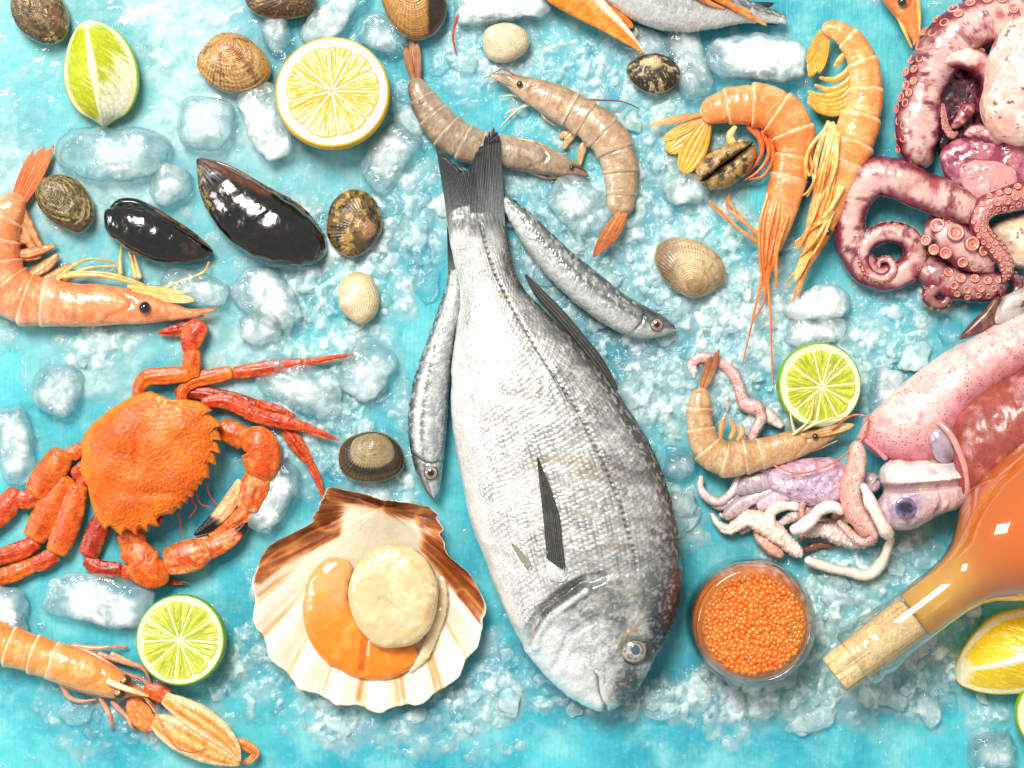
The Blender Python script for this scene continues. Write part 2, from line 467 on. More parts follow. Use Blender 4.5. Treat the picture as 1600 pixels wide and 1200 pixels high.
# ================================================================== ice and melt water
def ice_material(name, cloud=1., gloss=.06, bumps=((14, 1.6), (4, .5)), tint=(.86, .97, .99), white='f0faf8', refr=.35, edge=.45):
    t = NT(name)
    a = t.n('ShaderNodeAttribute', attribute_name='Col'); sep = t.n('ShaderNodeSeparateColor'); t.l(a.outputs['Color'], sep.inputs[0])
    nrm = None
    for sz, h in bumps: nrm = t.bump(t.noise(sz, 3), h, nrm)
    tr = t.n('ShaderNodeBsdfTransparent'); tr.inputs[0].default_value = tint + (1,)
    rf = t.n('ShaderNodeBsdfRefraction'); rf.inputs[0].default_value = tint + (1,); rf.inputs['IOR'].default_value = 1.25; rf.inputs['Roughness'].default_value = .03
    t.l(nrm, rf.inputs['Normal'])
    m0 = t.n('ShaderNodeMixShader'); m0.inputs[0].default_value = refr; t.l(tr.outputs[0], m0.inputs[1]); t.l(rf.outputs[0], m0.inputs[2])
    wh = t.n('ShaderNodeBsdfPrincipled'); wh.inputs['Base Color'].default_value = tuple(lin(white)) + (1,)
    wh.inputs['Roughness'].default_value = .35; wh.inputs['Specular IOR Level'].default_value = .3
    pass
    ge = t.n('ShaderNodeNewGeometry'); va = t.n('ShaderNodeVectorMath', operation='ADD'); va.inputs[1].default_value = (-.1, .25, 1.3); t.l(ge.outputs['Normal'], va.inputs[0])
    vn = t.n('ShaderNodeVectorMath', operation='NORMALIZE'); t.l(va.outputs[0], vn.inputs[0]); t.l(vn.outputs[0], wh.inputs['Normal'])      # light scatters inside ice, so its shading is soft
    tl = t.n('ShaderNodeBsdfTranslucent'); tl.inputs[0].default_value = tuple(lin(white)) + (1,)
    m1 = t.n('ShaderNodeMixShader'); m1.inputs[0].default_value = 0; t.l(wh.outputs[0], m1.inputs[1]); t.l(tl.outputs[0], m1.inputs[2])
    nz = t.ramp(t.noise(20, 3, .55, .4), .3, .7, .6, 1.3)
    f = t.math('MULTIPLY', t.math('MULTIPLY', sep.outputs[0], nz), cloud)
    cl = t.n('ShaderNodeClamp'); t.l(f, cl.inputs[0])
    m2 = t.n('ShaderNodeMixShader'); t.l(cl.outputs[0], m2.inputs[0]); t.l(m0.outputs[0], m2.inputs[1]); t.l(m1.outputs[0], m2.inputs[2])
    lw = t.n('ShaderNodeLayerWeight'); lw.inputs[0].default_value = .5; t.l(nrm, lw.inputs['Normal'])
    fr = t.math('ADD', t.math('MULTIPLY', t.math('POWER', lw.outputs['Facing'], 3.5), edge), .03)
    gl = t.n('ShaderNodeBsdfGlossy'); gl.inputs['Roughness'].default_value = gloss; t.l(nrm, gl.inputs['Normal'])
    m3 = t.n('ShaderNodeMixShader'); t.l(fr, m3.inputs[0]); t.l(m2.outputs[0], m3.inputs[1]); t.l(gl.outputs[0], m3.inputs[2])
    t.l(m3.outputs[0], t.out.inputs['Surface']); return t.m

M_cube = ice_material('clear_ice', 1., .04, ((30, 4), (9, .7)), refr=.2, edge=.75)
M_crush = ice_material('crushed_ice', 1., .05, ((11, 2.6), (4, .8)), refr=.0, white='dff6f5')
M_water = ice_material('melt_water', 1., .03, ((26, 1.6), (60, 3)), refr=.0, tint=(.97, 1, 1), white='c8eeee')

# ---- how much crushed ice lies where: x, y, radius x, radius y, amount
PILE = [(1010, 440, 190, 130, 1.), (900, 330, 150, 110, .75), (1080, 600, 130, 90, .75), (640, 300, 70, 110, .55), (560, 400, 120, 90, .4),
        (640, 210, 60, 70, .35), (880, 90, 160, 80, .7), (760, 90, 70, 80, .55), (1100, 140, 120, 90, .45), (1250, 620, 180, 90, .6),
        (1330, 520, 110, 70, .45), (1010, 720, 60, 120, .5), (1070, 830, 50, 90, .55), (1300, 940, 130, 80, 1.05), (1420, 1040, 150, 90, .8),
        (1280, 1060, 150, 70, .85), (1120, 1085, 150, 45, .75), (980, 1090, 120, 35, .55), (820, 1075, 110, 45, .55), (700, 1090, 130, 50, .55),
        (560, 1130, 140, 40, .5), (440, 1060, 90, 70, .55), (200, 1120, 120, 70, .75), (390, 1010, 50, 80, .45), (560, 500, 110, 90, .42),
        (520, 610, 140, 90, .45), (450, 700, 80, 80, .4), (600, 760, 90, 60, .5), (130, 560, 70, 45, .6), (140, 530, 60, 30, .4),
        (480, 480, 60, 60, .35), (1380, 460, 60, 40, .3), (1540, 1130, 60, 40, .4), (1430, 860, 120, 60, .55), (770, 1030, 40, 60, .35),
        (930, 640, 80, 80, .35), (520, 700, 120, 120, .35), (480, 380, 160, 120, .25), (1400, 560, 90, 80, .4), (230, 470, 160, 60, .3), (690, 60, 60, 80, .35), (620, 120, 50, 60, .35), (1470, 520, 60, 60, .4), (1170, 470, 90, 90, .6), (1040, 240, 60, 60, .5), (1170, 230, 70, 50, .4), (700, 1160, 150, 25, .15)]
def pile(x, y):
    d = 0
    for px, py, sx, sy, a in PILE:
        d = d + a * np.exp(-(((x - px) / sx) ** 2 + ((y - py) / sy) ** 2))
    return np.minimum(d, 1.25)
def slush_height(x, y):
    p = np.stack([x, y], -1)
    d = pile(x, y)
    a = fbm(p / 75, 5, 4, .55) * .55 + fbm(p / 22, 9, 3) * .28
    r = 1 - np.abs(fbm(p / 11, 21, 3))
    wp = p + 5 * np.stack([fbm(p / 17, 91, 2), fbm(p / 17, 92, 2)], -1)
    f1, f2, cid = worley(wp / 17, 23); g1, g2, cid2 = worley(wp / 9, 24)
    lum = np.sqrt(np.clip(1 - (f1 / .75) ** 2, 0, 1)) * (1 + 5 * cid) + np.sqrt(np.clip(1 - (g1 / .75) ** 2, 0, 1)) * (.6 + 2.2 * cid2)
    slush_height.cell = .62 * cid + .38 * cid2
    return 14 * (d + a - .36) + lum * np.clip(1.25 * d + .9 * a - .15, 0, 1) + 4 * np.clip(d, 0, 1) * (r - .7)

def crushed_ice():
    nx, ny = 760, 580
    x, y = np.meshgrid(np.linspace(-60, 1660, nx), np.linspace(-60, 1260, ny))
    h = slush_height(x, y)
    V = np.stack([x, y, np.maximum(h, -1.5) + .2], -1).reshape(-1, 3)
    q = gridq(nx if False else ny, nx)
    q = q[(h.reshape(-1)[q] > -.6).any(1)]
    cell = slush_height.cell
    op = .95 * np.clip(.10 + h / 18 * .34 + .34 * fbm(np.stack([x, y], -1) / 40, 31, 4) + (.36 * ss(.45, .75, cell) - .05) * ss(1.5, 9, h), .03, .95).reshape(-1)
    g = Geo(V, q, None, np.repeat(op[:, None], 3, 1))
    # chunks
    t = (1 + 5 ** .5) / 2
    v = np.array([(-1, t, 0), (1, t, 0), (-1, -t, 0), (1, -t, 0), (0, -1, t), (0, 1, t), (0, -1, -t), (0, 1, -t), (t, 0, -1), (t, 0, 1), (-t, 0, -1), (-t, 0, 1)], float)
    f = [(0, 11, 5), (0, 5, 1), (0, 1, 7), (0, 7, 10), (0, 10, 11), (1, 5, 9), (5, 11, 4), (11, 10, 2), (10, 7, 6), (7, 1, 8), (3, 9, 4), (3, 4, 2), (3, 2, 6), (3, 6, 8), (3, 8, 9), (4, 9, 5), (2, 4, 11), (6, 2, 10), (8, 6, 7), (9, 8, 1)]
    v = [q / np.linalg.norm(q) for q in v]
    mid = {}; nf = []
    def mp(a, b):
        key = (min(a, b), max(a, b))
        if key not in mid:
            c = v[a] + v[b]; v.append(c / np.linalg.norm(c)); mid[key] = len(v) - 1
        return mid[key]
    for a, b, c in f:
        ab, bc, ca = mp(a, b), mp(b, c), mp(c, a); nf += [(a, ab, ca), (b, bc, ab), (c, ca, bc), (ab, bc, ca)]
    v = np.array(v); nf = np.array(nf)
    N = 30000
    px, py = rng.uniform(-40, 1640, N), rng.uniform(-40, 1240, N)
    d = pile(px, py) + .35 * fbm(np.stack([px, py], -1) / 60, 77, 3)
    keep = rng.uniform(0, 1, N) < np.clip((d - .3) * .09, 0, .10)
    px, py, d = px[keep], py[keep], d[keep]; N = len(px)
    r = np.clip(rng.lognormal(1.55, .55, N), 2., 16)
    z = np.maximum(slush_height(px, py), 0) + r * .15
    th = rng.uniform(0, 2 * PI, N); ca, sa = np.cos(th), np.sin(th)
    B = v[None] * (1 + .32 * rng.normal(size=(N, len(v), 1)).clip(-1.6, 1.6) * .6) * np.stack([rng.uniform(.7, 1.5, N), rng.uniform(.6, 1.1, N), rng.uniform(.35, .6, N)], -1)[:, None]
    X = B[..., 0] * ca[:, None] - B[..., 1] * sa[:, None]; Y = B[..., 0] * sa[:, None] + B[..., 1] * ca[:, None]
    CV = np.stack([px[:, None] + X * r[:, None], py[:, None] + Y * r[:, None], np.maximum(z[:, None] + B[..., 2] * r[:, None], .3)], -1)
    CT = nf[None] + (np.arange(N) * len(v))[:, None, None]
    co = np.repeat((.02 + .38 * rng.uniform(0, 1, N) ** 2)[:, None] * np.clip(d, .5, 1.1)[:, None], len(v), 1).reshape(-1)
    # larger melted shards
    v1 = v.copy(); v = [q for q in v1]; mid.clear(); nf3 = []
    for a_, b_, c_ in nf:
        ab, bc, ca = mp(a_, b_), mp(b_, c_), mp(c_, a_); nf3 += [(a_, ab, ca), (b_, bc, ab), (c_, ca, bc), (ab, bc, ca)]
    v3 = np.array(v); nf3 = np.array(nf3); big = []
    for k in range(2600):
        x0, y0 = rng.uniform(-30, 1630), rng.uniform(-30, 1230); dd = float(pile(np.array(x0), np.array(y0)))
        if rng.uniform() > np.clip(dd - .16, 0, .6) * .5: continue
        R_ = rng.uniform(9, 25); q = v3 * (1 + .38 * vnoise(v3 * 1.25 + k * 3.3, k)[:, None] + .10 * vnoise(v3 * 3.4 + k, k + 5)[:, None]) * np.array([rng.uniform(.8, 1.4), rng.uniform(.6, 1.), rng.uniform(.2, .36)])
        a_ = rng.uniform(0, 2 * PI); q = np.stack([q[:, 0] * math.cos(a_) - q[:, 1] * math.sin(a_), q[:, 0] * math.sin(a_) + q[:, 1] * math.cos(a_), q[:, 2]], 1) * R_ + np.array([x0, y0, max(float(slush_height(np.array([[x0]]), np.array([[y0]]))[0, 0]) * .5, 0) + R_ * .25])
        q[:, 2] = np.maximum(q[:, 2], .4); c0 = .02 + .45 * rng.uniform(0, 1) ** 2
        big.append(Geo(q, None, nf3, np.repeat(np.clip(c0 * (1 + .8 * vnoise(q / 11, 8)), .01, .8)[:, None], 3, 1)).fixdir())
    g2 = Geo(CV.reshape(-1, 3), None, CT.reshape(-1, 3)[:, ::1], np.repeat(co[:, None], 3, 1)).fixdir()
    o = solo('crushed_ice', 'wet crushed ice scattered over the turquoise board', 'ice', join([g, g2] + big), M_crush, kind='stuff')
crushed_ice()

def melt_water():
    nx, ny = 420, 420
    x, y = np.meshgrid(np.linspace(-60, 900, nx), np.linspace(-60, 1000, ny))
    p = np.stack([x, y], -1)
    f = .75 - ((x - 120) / 560) ** 2 - ((y - 230) / 520) ** 2 + .55 * fbm(p / 130, 41, 4) + .18 * fbm(p / 32, 43, 3)
    h = 5 * ss(0, .10, f) + 1.6 * fbm(p / 40, 46, 3) * ss(0, .2, f) - .4
    q = gridq(ny, nx); q = q[(f.reshape(-1)[q] > -.02).any(1)]
    op = np.clip(.16 + .5 * ss(-.2, .5, fbm(p / 150, 51, 4)) * ss(0, .3, f) + .12 * fbm(p / 25, 53, 3), 0, .55).reshape(-1)
    V = np.stack([x, y, np.maximum(h, -.5) + .3], -1).reshape(-1, 3)
    solo('water', None, None, Geo(V, q, None, np.repeat(op[:, None], 3, 1)), M_water, kind='structure')
melt_water()

# ---- single ice cubes: outline points, height, cloudiness, label
def roundrect(cx, cy, w, h, a, n=28, e=.55, seed=0, j=.05):
    f = np.linspace(0, 2 * PI, n, endpoint=False)
    x = np.sign(np.cos(f)) * np.abs(np.cos(f)) ** e * w / 2; y = np.sign(np.sin(f)) * np.abs(np.sin(f)) ** e * h / 2
    r = 1 + j * vnoise(np.stack([np.cos(f) * 1.7 + seed * 3.1, np.sin(f) * 1.7], 1), seed)
    a = math.radians(a)
    return np.stack([cx + (x * math.cos(a) - y * math.sin(a)) * r, cy + (x * math.sin(a) + y * math.cos(a)) * r], 1)
CUBES = [  # cx, cy, w, h, angle, corner, height, cloud, label
    (178, 240, 172, 82, 2, .7, 46, .42, 'large oblong clear ice cube just below the lime wedge'),
    (320, 192, 82, 78, 12, .5, 40, .42, 'squarish frosty ice cube left of the lemon half, under the ribbed tan clam'),
    (266, 286, 66, 66, 0, .9, 36, .62, 'small rounded white ice lump at the pointed end of the big mussel'),
    (419, 190, 66, 128, -24, .55, 46, .72, 'tall white ice block against the left rim of the lemon half'),
    (432, 48, 44, 56, -20, .7, 30, .4, 'small clear ice chip between the ribbed tan clam and the lemon half'),
    (520, 26, 58, 130, 38, .4, 34, .46, 'long slanted ice stick above the lemon half, cut by the top edge'),
    (597, 56, 78, 66, 20, .9, 36, .48, 'round clear ice lump left of the striped brown clam'),
    (607, 245, 104, 66, -48, .6, 36, .4, 'tilted clear ice block below the lemon half, toward the fish tail'),
    (788, 6, 150, 66, -6, .35, 40, .8, 'big white ice slab above the small white clam, at the top edge'),
    (1184, 90, 156, 72, 5, .6, 38, .85, 'bright white oblong ice block above the orange prawn with the yellow tail'),
    (1078, 100, 66, 118, -14, .7, 28, .34, 'clear curved ice chunk to the right of the black and cream clam'),
    (905, 322, 108, 76, 30, .8, 34, .72, 'white ice lump between the silver sardine and the curled grey prawn tail'),
    (1070, 300, 66, 46, -10, .7, 32, .78, 'small white ice cube left of the gaping clam'),
    (418, 466, 108, 74, 32, .8, 36, .66, 'pale rounded ice block just below the large mussel'),
    (405, 514, 64, 50, -12, .8, 30, .62, 'small pale ice lump under the rounded block, above the crab leg'),
    (576, 578, 78, 94, 28, .6, 34, .6, 'white ice block at the tip of the highest crab leg'),
    (468, 604, 150, 74, 22, .6, 30, .52, 'broad cloudy ice block between two reaching crab legs'),
    (425, 776, 62, 122, 27, .5, 38, .62, 'narrow grey-white ice block between the crab claw and the scallop'),
    (91, 611, 76, 84, 10, .6, 34, .38, 'clear square ice cube above the crab shell, near the left edge'),
    (24, 696, 56, 130, -10, .5, 32, .62, 'tall white ice block at the left edge above the crab legs'),
    (152, 936, 172, 74, 10, .55, 34, .72, 'long white ice shard between the crab and the lime half'),
    (8, 956, 72, 84, 0, .4, 34, .85, 'white ice block at the left edge above the langoustine'),
    (1276, 474, 100, 52, 2, .75, 34, .88, 'upper white ice lump right of the prawn feelers, above the lime half'),
    (1276, 518, 94, 50, -4, .7, 32, .88, 'lower white ice lump touching the top of the right lime half'),
    (1384, 612, 52, 80, 12, .5, 34, .5, 'frosty ice chunk between the lime half and the pink squid'),
    (1548, 1176, 80, 62, -4, .6, 34, .4, 'clear ice cube at the bottom edge near the cropped lime'),
    (902, 676, 76, 58, 40, .7, 26, .4, 'pale ice piece against the back of the big silver fish'),
    (1062, 728, 50, 46, 0, .9, 26, .3, 'round clear ice drop left of the bent grey prawn'),
    (1066, 790, 50, 40, 10, .8, 24, .3, 'round clear ice drop left of the squid arm tips'),
    (1010, 70, 78, 62, 20, .9, 28, .3, 'clear ice bubble under the belly of the cropped top fish'),
    (306, 452, 110, 52, 14, .7, 30, .42, 'flat pale ice slab behind the head of the pink prawn'),
]
for i, (cx, cy, w_, h_, a_, e_, ht, cl, lab) in enumerate(CUBES):
    g = dome(roundrect(cx, cy, w_, h_, a_, e=e_, seed=i), h=ht * .62, hb=ht * .38, p=3.2, nr=22, na=80, pb=3., z0=1)
    lump = fbm(g.V / 44 + i * 7.3, 60 + i, 4)
    f1, f2, cid = worley(g.V[:, :2] / 30 + i * 3.7, 60 + i)
    g.push(lump * 10 + (cid - .5) * 6 * ss(0, .2, f2 - f1) + .6 * fbm(g.V / 10, 90 + i, 2)); g.V[:, 2] = np.maximum(g.V[:, 2], 1)
    core = 1 - ss(.3, .9, g.P[:, 0] + .55 * fbm(g.V / 48 + 5 + i, 7 + i, 2))
    op = 1.1 * cl * (.22 + .78 * core) * (1 + .6 * fbm(g.V / 34, 33 + i, 3)) * (g.P[:, 2] > 0)
    op = op + (g.P[:, 2] > 0) * .4 * cl * (1 - ss(.0, .045, np.abs(fbm(g.V / 46 + 9 + i, 70 + i, 3)))) * ss(1., .7, g.P[:, 0])      # cracks
    g.C = np.repeat(np.clip(op, .03, .95)[:, None], 3, 1)
    solo('ice_cube', lab, 'ice cube', g, M_cube, z0=ht * .4, group='loose ice cubes and lumps')
# ================================================================== fish
M_bream = mat('silver_scales', rough=.34, spec=.7, metal=.28, coat=.4, coatr=.12, rvar=.1,
              bumps=(('n', 5, .45), ('n', 2.2, .2)), var=(('n', 3, .13), ('n', 26, .10)))
M_sardine = mat('sardine_skin', rough=.28, spec=.6, metal=.18, coat=.7, coatr=.1, rvar=.08, bumps=(('n', 12, .6), ('n', 3, .2)), var=(('n', 6, .08), ('n', 2.5, .06)))
M_fin = mat('fin_membrane', rough=.38, spec=.5, coat=.3, bumps=(('n', 3, .4),), var=(('n', 4, .22),))
M_eyewet = mat('wet_eye', rough=.06, spec=.8, coat=1, coatr=.02)
M_lip = mat('pale_lip', rough=.3, sss=.2, coat=.3, bumps=(('n', 5, .4),), var=(('n', 8, .08),))

def eye(T, c, z, r, ringcol, iris, pupil, pr=.5, parent=None, white='d8d8d2', off=(0, 0)):
    """bulging eye with an iris disc and a pupil"""
    g = ball((c[0], c[1], z - r * .35), r, 40, 48, (1, 1, .62))
    d = np.hypot(g.V[:, 0] - c[0] - off[0], g.V[:, 1] - c[1] - off[1]) / r
    g.col(ringcol)
    g.mix(1 - ss(.78, .88, d), white); g.mix(1 - ss(.62, .78, d), iris)
    g.mix(.5 * ss(.2, .8, fbm(g.V / 3.5, 4, 3) + .3) * (1 - ss(.5, .8, d)), white)
    g.mix(.55 * np.exp(-((d - .6) / .07) ** 2), '2c2a28'); g.mix(.5 * ss(.9, .75, d) * ss(.3, .7, fbm(g.V / 5, 6, 3) + .45), 'd8d2c8' if r > 15 else iris)
    e = T.part('eye', g, M_eyewet, parent)
    p = ball((c[0] + off[0], c[1] + off[1], z + r * .13), r * pr, 14, 24, (1, 1, .3 / pr * .5)).col(pupil)
    T.part('pupil', p, M_eyewet, e)
    return e

# ---- the big sea bream
T = Thing('sea_bream', 'big silver sea bream lying head down in the middle of the picture', 'fish', (880, 720), z0=70)
rows = [(698, 300, 786, 298, 26, 18), (697, 330, 786, 326, 38, 16), (701, 366, 793, 359, 54, 12), (708, 405, 797, 393, 76, 8), (717, 440, 803, 426, 92, 6), (719, 475, 820, 456, 104, 4), (714, 512, 851, 488, 116, 3),
        (708, 552, 900, 536, 130, 2), (704, 602, 952, 596, 141, 2), (706, 662, 992, 656, 148, 2), (714, 712, 1020, 704, 150, 2), (724, 766, 1044, 766, 150, 2),
        (738, 822, 1059, 835, 148, 2), (756, 872, 1064, 890, 144, 2), (780, 932, 1059, 938, 138, 3), (800, 978, 1047, 976, 130, 5), (820, 1012, 1033, 1008, 118, 9),
        (846, 1047, 1017, 1036, 106, 13), (876, 1075, 1003, 1062, 94, 20), (905, 1096, 985, 1086, 82, 28), (930, 1109, 966, 1104, 70, 38), (944, 1113, 952, 1112, 58, 50)]
g = loft(rows, 420, 300, e=.78, ze=.4)
V = g.V; top = g.P[:, 2] > -.2; v = g.P[:, 1]; s = g.P[:, 0]
q = np.stack([V[:, 0], V[:, 1]], 1)
n1 = fbm(q / 40, 101, 4); n2 = fbm(q / 9, 102, 3)
g.col('c6c8c3')
g.mix(ss(.25, -.75, v + .15 * n1), 'eff0ed')                      # belly pale
g.mix(.88 * ss(.48, .9, v + .14 * n1 + .12 * n2), '3c3f3e')         # dark back
g.mix(.8 * ss(.82, 1., v + .06 * n1), '24282a')
g.mix(.5 * near(V, [(753, 420), (800, 470), (905, 590), (985, 720), (1015, 800)], 26) * ss(-.2, .5, n2 + .4), 'e6e7e3')
# rows of scales: a sheared cell pattern running along the body
head = ss(0, 26, (V[:, 1] - np.interp(V[:, 0], [780, 830, 850, 905, 950, 1062], [1010, 985, 955, 905, 880, 862])))
su = s * 118; sv = np.arcsin(np.clip(v, -1, 1)) * 17
rv = sv * 1.15 + .5 * fbm(q / 30, 8, 2); cu = su * .95 + .9 * n1 + .5 * (np.floor(rv) % 2)
fx, fy = cu - np.floor(cu), rv - np.floor(rv); fr = np.sqrt(2.4 * (fy - .5) ** 2 + (fx - .8) ** 2)
z_ = np.zeros(len(V), np.int64); cid = _hash(np.floor(cu).astype(np.int64), np.floor(rv).astype(np.int64), z_, 3)
edge = ss(.5, .74, fr); f1, f2 = fr * 0, .5 * (1 - ss(.3, .8, fr))
sc = (1 - head) * ss(-.98, -.7, v) * ss(345, 400, V[:, 1])
g.mix(edge * sc * (.34 + .6 * np.clip(n1 + .3, 0, 1)), '4c4d48')
g.mix(sc * .55 * np.clip(cid - .55, 0, 1) * 2, 'f2f3f0')
g.mix(sc * .35 * np.clip(.3 - cid, 0, 1) * 3, '85816f')
g.mix(sc * .35 * ss(.1, .5, fbm(q / np.array([[60, 16]]), 61, 4)) * ss(-.7, -.1, v) * ss(.8, .3, v), 'a08652')
g.mix(.55 * ss(.05, .5, fbm(np.stack([su * .35, sv * .12], 1), 62, 3)) * sc * ss(.2, .75, v), '55575a')
# lateral line
ll = [(752, 352), (760, 385), (775, 432), (800, 480), (838, 545), (876, 603), (906, 650), (940, 720), (965, 780), (985, 850), (992, 890)]
g.mix(near(V, ll, 4.5) * (.5 + .5 * np.sign(np.sin(s * 560))) * .8 * (1 - head), '3b3a36')
g.mix(.8 * ss(385, 335, V[:, 1] + 14 * n2) , '5e6160'); g.mix(.8 * ss(372, 330, V[:, 1] + 10 * n2), '55585a'); g.mix(.7 * ss(.1, .6, np.cos(v * 44 + 2 * n2)) * ss(390, 340, V[:, 1]), '8d8f8b')
# head plates
hn = fbm(q / 14, 71, 4)
g.mix(head * ss(-.9, -.3, v) * .5, 'b6b9b8')
g.mix(head * .85 * ss(.45, .9, v + .2 * n1), '2a2d2e')
op = near(V, [(850, 948), (876, 925), (905, 905)], 16); g.mix(.75 * op, '3c3d3d')
g.mix(.6 * spot(V, (930, 936), 66) * ss(-.3, .25, hn + .12), '3e4040'); g.mix(.5 * spot(V, (890, 962), 50) * ss(-.2, .25, hn), '505250'); g.mix(.4 * near(V, [(900, 990), (940, 968), (985, 958)], 14) * ss(-.3, .2, hn), '4a4c4c'); g.mix(.4 * spot(V, (960, 930), 30) * ss(-.1, .2, -hn), '9a8656')
g.mix(.7 * near(V, [(1030, 935), (1022, 990), (1012, 1030), (1000, 1045)], 26), '333637')
g.mix(.6 * near(V, [(985, 945), (1005, 985)], 12), 'c9c9c4')
g.mix(.55 * spot(V, (955, 1040), 34) * ss(-.3, .2, hn), '77797a'); g.mix(.85 * spot(V, (988, 1070), 38) * ss(-.6, .1, hn), '4c5051')
g.mix(.6 * spot(V, (1003, 1042), 13), 'd8d8d2')
g.mix(.95 * ss(.42, .0, v + .14 * hn) * head * ss(945, 990, V[:, 1]), 'f8f9f8')
g.mix(.55 * near(V, [(836, 958), (826, 985), (826, 1003)], 7), '8d8f8d')
h3 = fbm(q / 3.6, 74, 3); h4 = worley(q / 6.5, 31); g.mix(head * .38 * ss(.02, .4, h3) * ss(-.3, .1, v), '5c5e5d'); g.mix(head * .3 * ss(.1, .45, -h3), 'f0f1ef'); g.mix(head * .35 * (1 - ss(.04, .2, h4[1] - h4[0])) * spot(V, (920, 985), 62), '5a5c5a')
g.mix(.35 * near(V, [(840, 1003), (840, 985), (858, 960), (884, 938), (914, 918)], 6), 'eceeec'); g.mix(.5 * near(V, [(834, 990), (850, 952), (876, 927), (906, 905)], 5), '2e3030')
g.mix(.5 * near(V, [(1000, 962), (975, 985), (962, 1000)], 9) * ss(-.3, .2, h3), 'b08f4e')
g.mix(.35 * spot(V, (925, 1000), 50) * ss(0, .3, hn), '9aa6ad')
g.mix(.35 * near(V, [(1058, 890), (1057, 930)], 14), '5b2f26')
mouth = [(932, 1045), (934, 1060), (937, 1078), (945, 1096), (946, 1113)]
g.mix(.85 * near(V, mouth, 5), '6f7274')
# relief: scales, gill cover lip, cheek, mouth groove, body dents
lip = near(V, [(826, 1005), (826, 985), (845, 950), (875, 925), (906, 903), (935, 897)], 12)
d = top * (sc * (1.7 * ss(.0, .45, f2 - f1) + .35 * n2) + head * (4 * ss(0, 1, head) + 1.6 * hn) - 3.5 * near(V, mouth, 7)
           - 3. * near(V, ll, 4) * (1 - head) - 5 * lip + 4.5 * near(V, [(838, 1003), (838, 985), (858, 955), (885, 935), (912, 915)], 12)
           - 3.5 * near(V, [(868, 1040), (890, 985), (930, 960), (975, 975)], 9) + 3 * n1 - 5 * spot(V, (987, 1012), 25, .3) + 4 * near(V, [(962, 1008), (975, 1036), (1000, 1036), (1012, 1010), (995, 988), (972, 990), (962, 1008)], 8))
g.push(d)
body = T.part('body', g, M_bream)
def on_body(x, y):
    m = (g.P[:, 2] > 0); i = np.argmin((g.V[m, 0] - x) ** 2 + (g.V[m, 1] - y) ** 2); return g.V[m][i, 2]
eye(T, (987, 1012), on_body(987, 1012) + 4, 23, '161717', '8a857b', '3f5a6a', .46, white='b09c88', off=(1.5, -.5))
lz = on_body(945, 1080)
L = tube([(928, 1042, on_body(928, 1042) - 2, 3), (938, 1050, on_body(938, 1050), 5), (942, 1070, lz + 0, 6.5), (948, 1090, on_body(948, 1090) - 1, 7), (960, 1104, on_body(960, 1102) - 4, 6)], 40, 14, .55).col('d3d5d4')
L.mix(ss(.2, -.8, L.P[:, 1]) * .6, '8e9295'); T.part('lip', L, M_lip)
# pectoral fin
def bladefin(left, right, z0, z1, th=4, n=70, m=34, c0='3a3c3a', c1='777468', rays=9, amp=.9):
    a = spline(left, n); b = spline(right, n); u = np.linspace(0, 1, m); st = np.linspace(0, 1, n)
    A = np.zeros((n, m, 3)); A[..., :2] = a[:, None] * (1 - u)[None, :, None] + b[:, None] * u[None, :, None]
    A[..., 2] = (np.interp(st, np.linspace(0, 1, len(z0)), z0) if np.ndim(z0) else (z0 + (z1 - z0) * st))[:, None] + th * np.sqrt(np.maximum(1 - (2 * u - 1) ** 2, 0))[None] * .8 + amp * np.cos(u * PI * 2 * rays)[None]
    Bq = A.copy(); Bq[..., 2] -= th * 1.2
    lp = np.concatenate([A, Bq[:, ::-1]], 1); P = np.zeros(lp.shape); P[..., 0] = st[:, None]; P[..., 1] = np.concatenate([u, u[::-1]])
    gg = ringed(lp, P, n, 2 * m).col(c0)
    gg.mix(.9 * ss(.2, .9, np.cos(gg.P[:, 1] * PI * 2 * rays)) * .7, c1)
    gg.mix(.5 * ss(-.1, .5, fbm(gg.V / 12, 5, 3)), c0)
    return gg
zf = on_body(866, 800)
pf = bladefin([(853, 868), (851, 840), (846, 790), (841, 745), (838, 712)], [(884, 890), (878, 850), (872, 800), (856, 752), (840, 712)], [on_body(x_, y_) - 1 + 12 * q_ for x_, y_, q_ in ((868, 876, 0), (864, 850, .15), (860, 820, .35), (856, 790, .6), (850, 760, .8), (844, 735, .9), (839, 712, 1))], 0, 5)
T.part('pectoral_fin', pf, M_fin)
kn = dome([(852, 882), (862, 868), (880, 870), (886, 886), (882, 902), (868, 904), (856, 896)], h=2.5, hb=4, z0=on_body(870, 888) - 4, nr=14, na=40).col('d6d8d7')
kn.mix(.6 * ss(-.1, .3, fbm(kn.V / 9, 9, 3)), '8a8c8d'); T.part('fin_base', kn, M_bream)
pv = bladefin([(822, 884), (810, 866), (799, 846)], [(834, 876), (818, 860), (801, 845)], on_body(826, 876), on_body(800, 846) + 4, 3, 40, 20, '8a8772', 'b5b199', 4, .5)
T.part('pelvic_fin', pv, M_fin)
# dorsal fin folded along the back
df = bladefin([(819, 430), (836, 462), (870, 502), (905, 545), (935, 583), (962, 617)], [(823, 428), (846, 450), (880, 484), (912, 522), (940, 557), (966, 604)], 62, 70, 5, 90, 20, '33332f', '75716a', 4, .9)
T.part('dorsal_fin', df, M_fin)
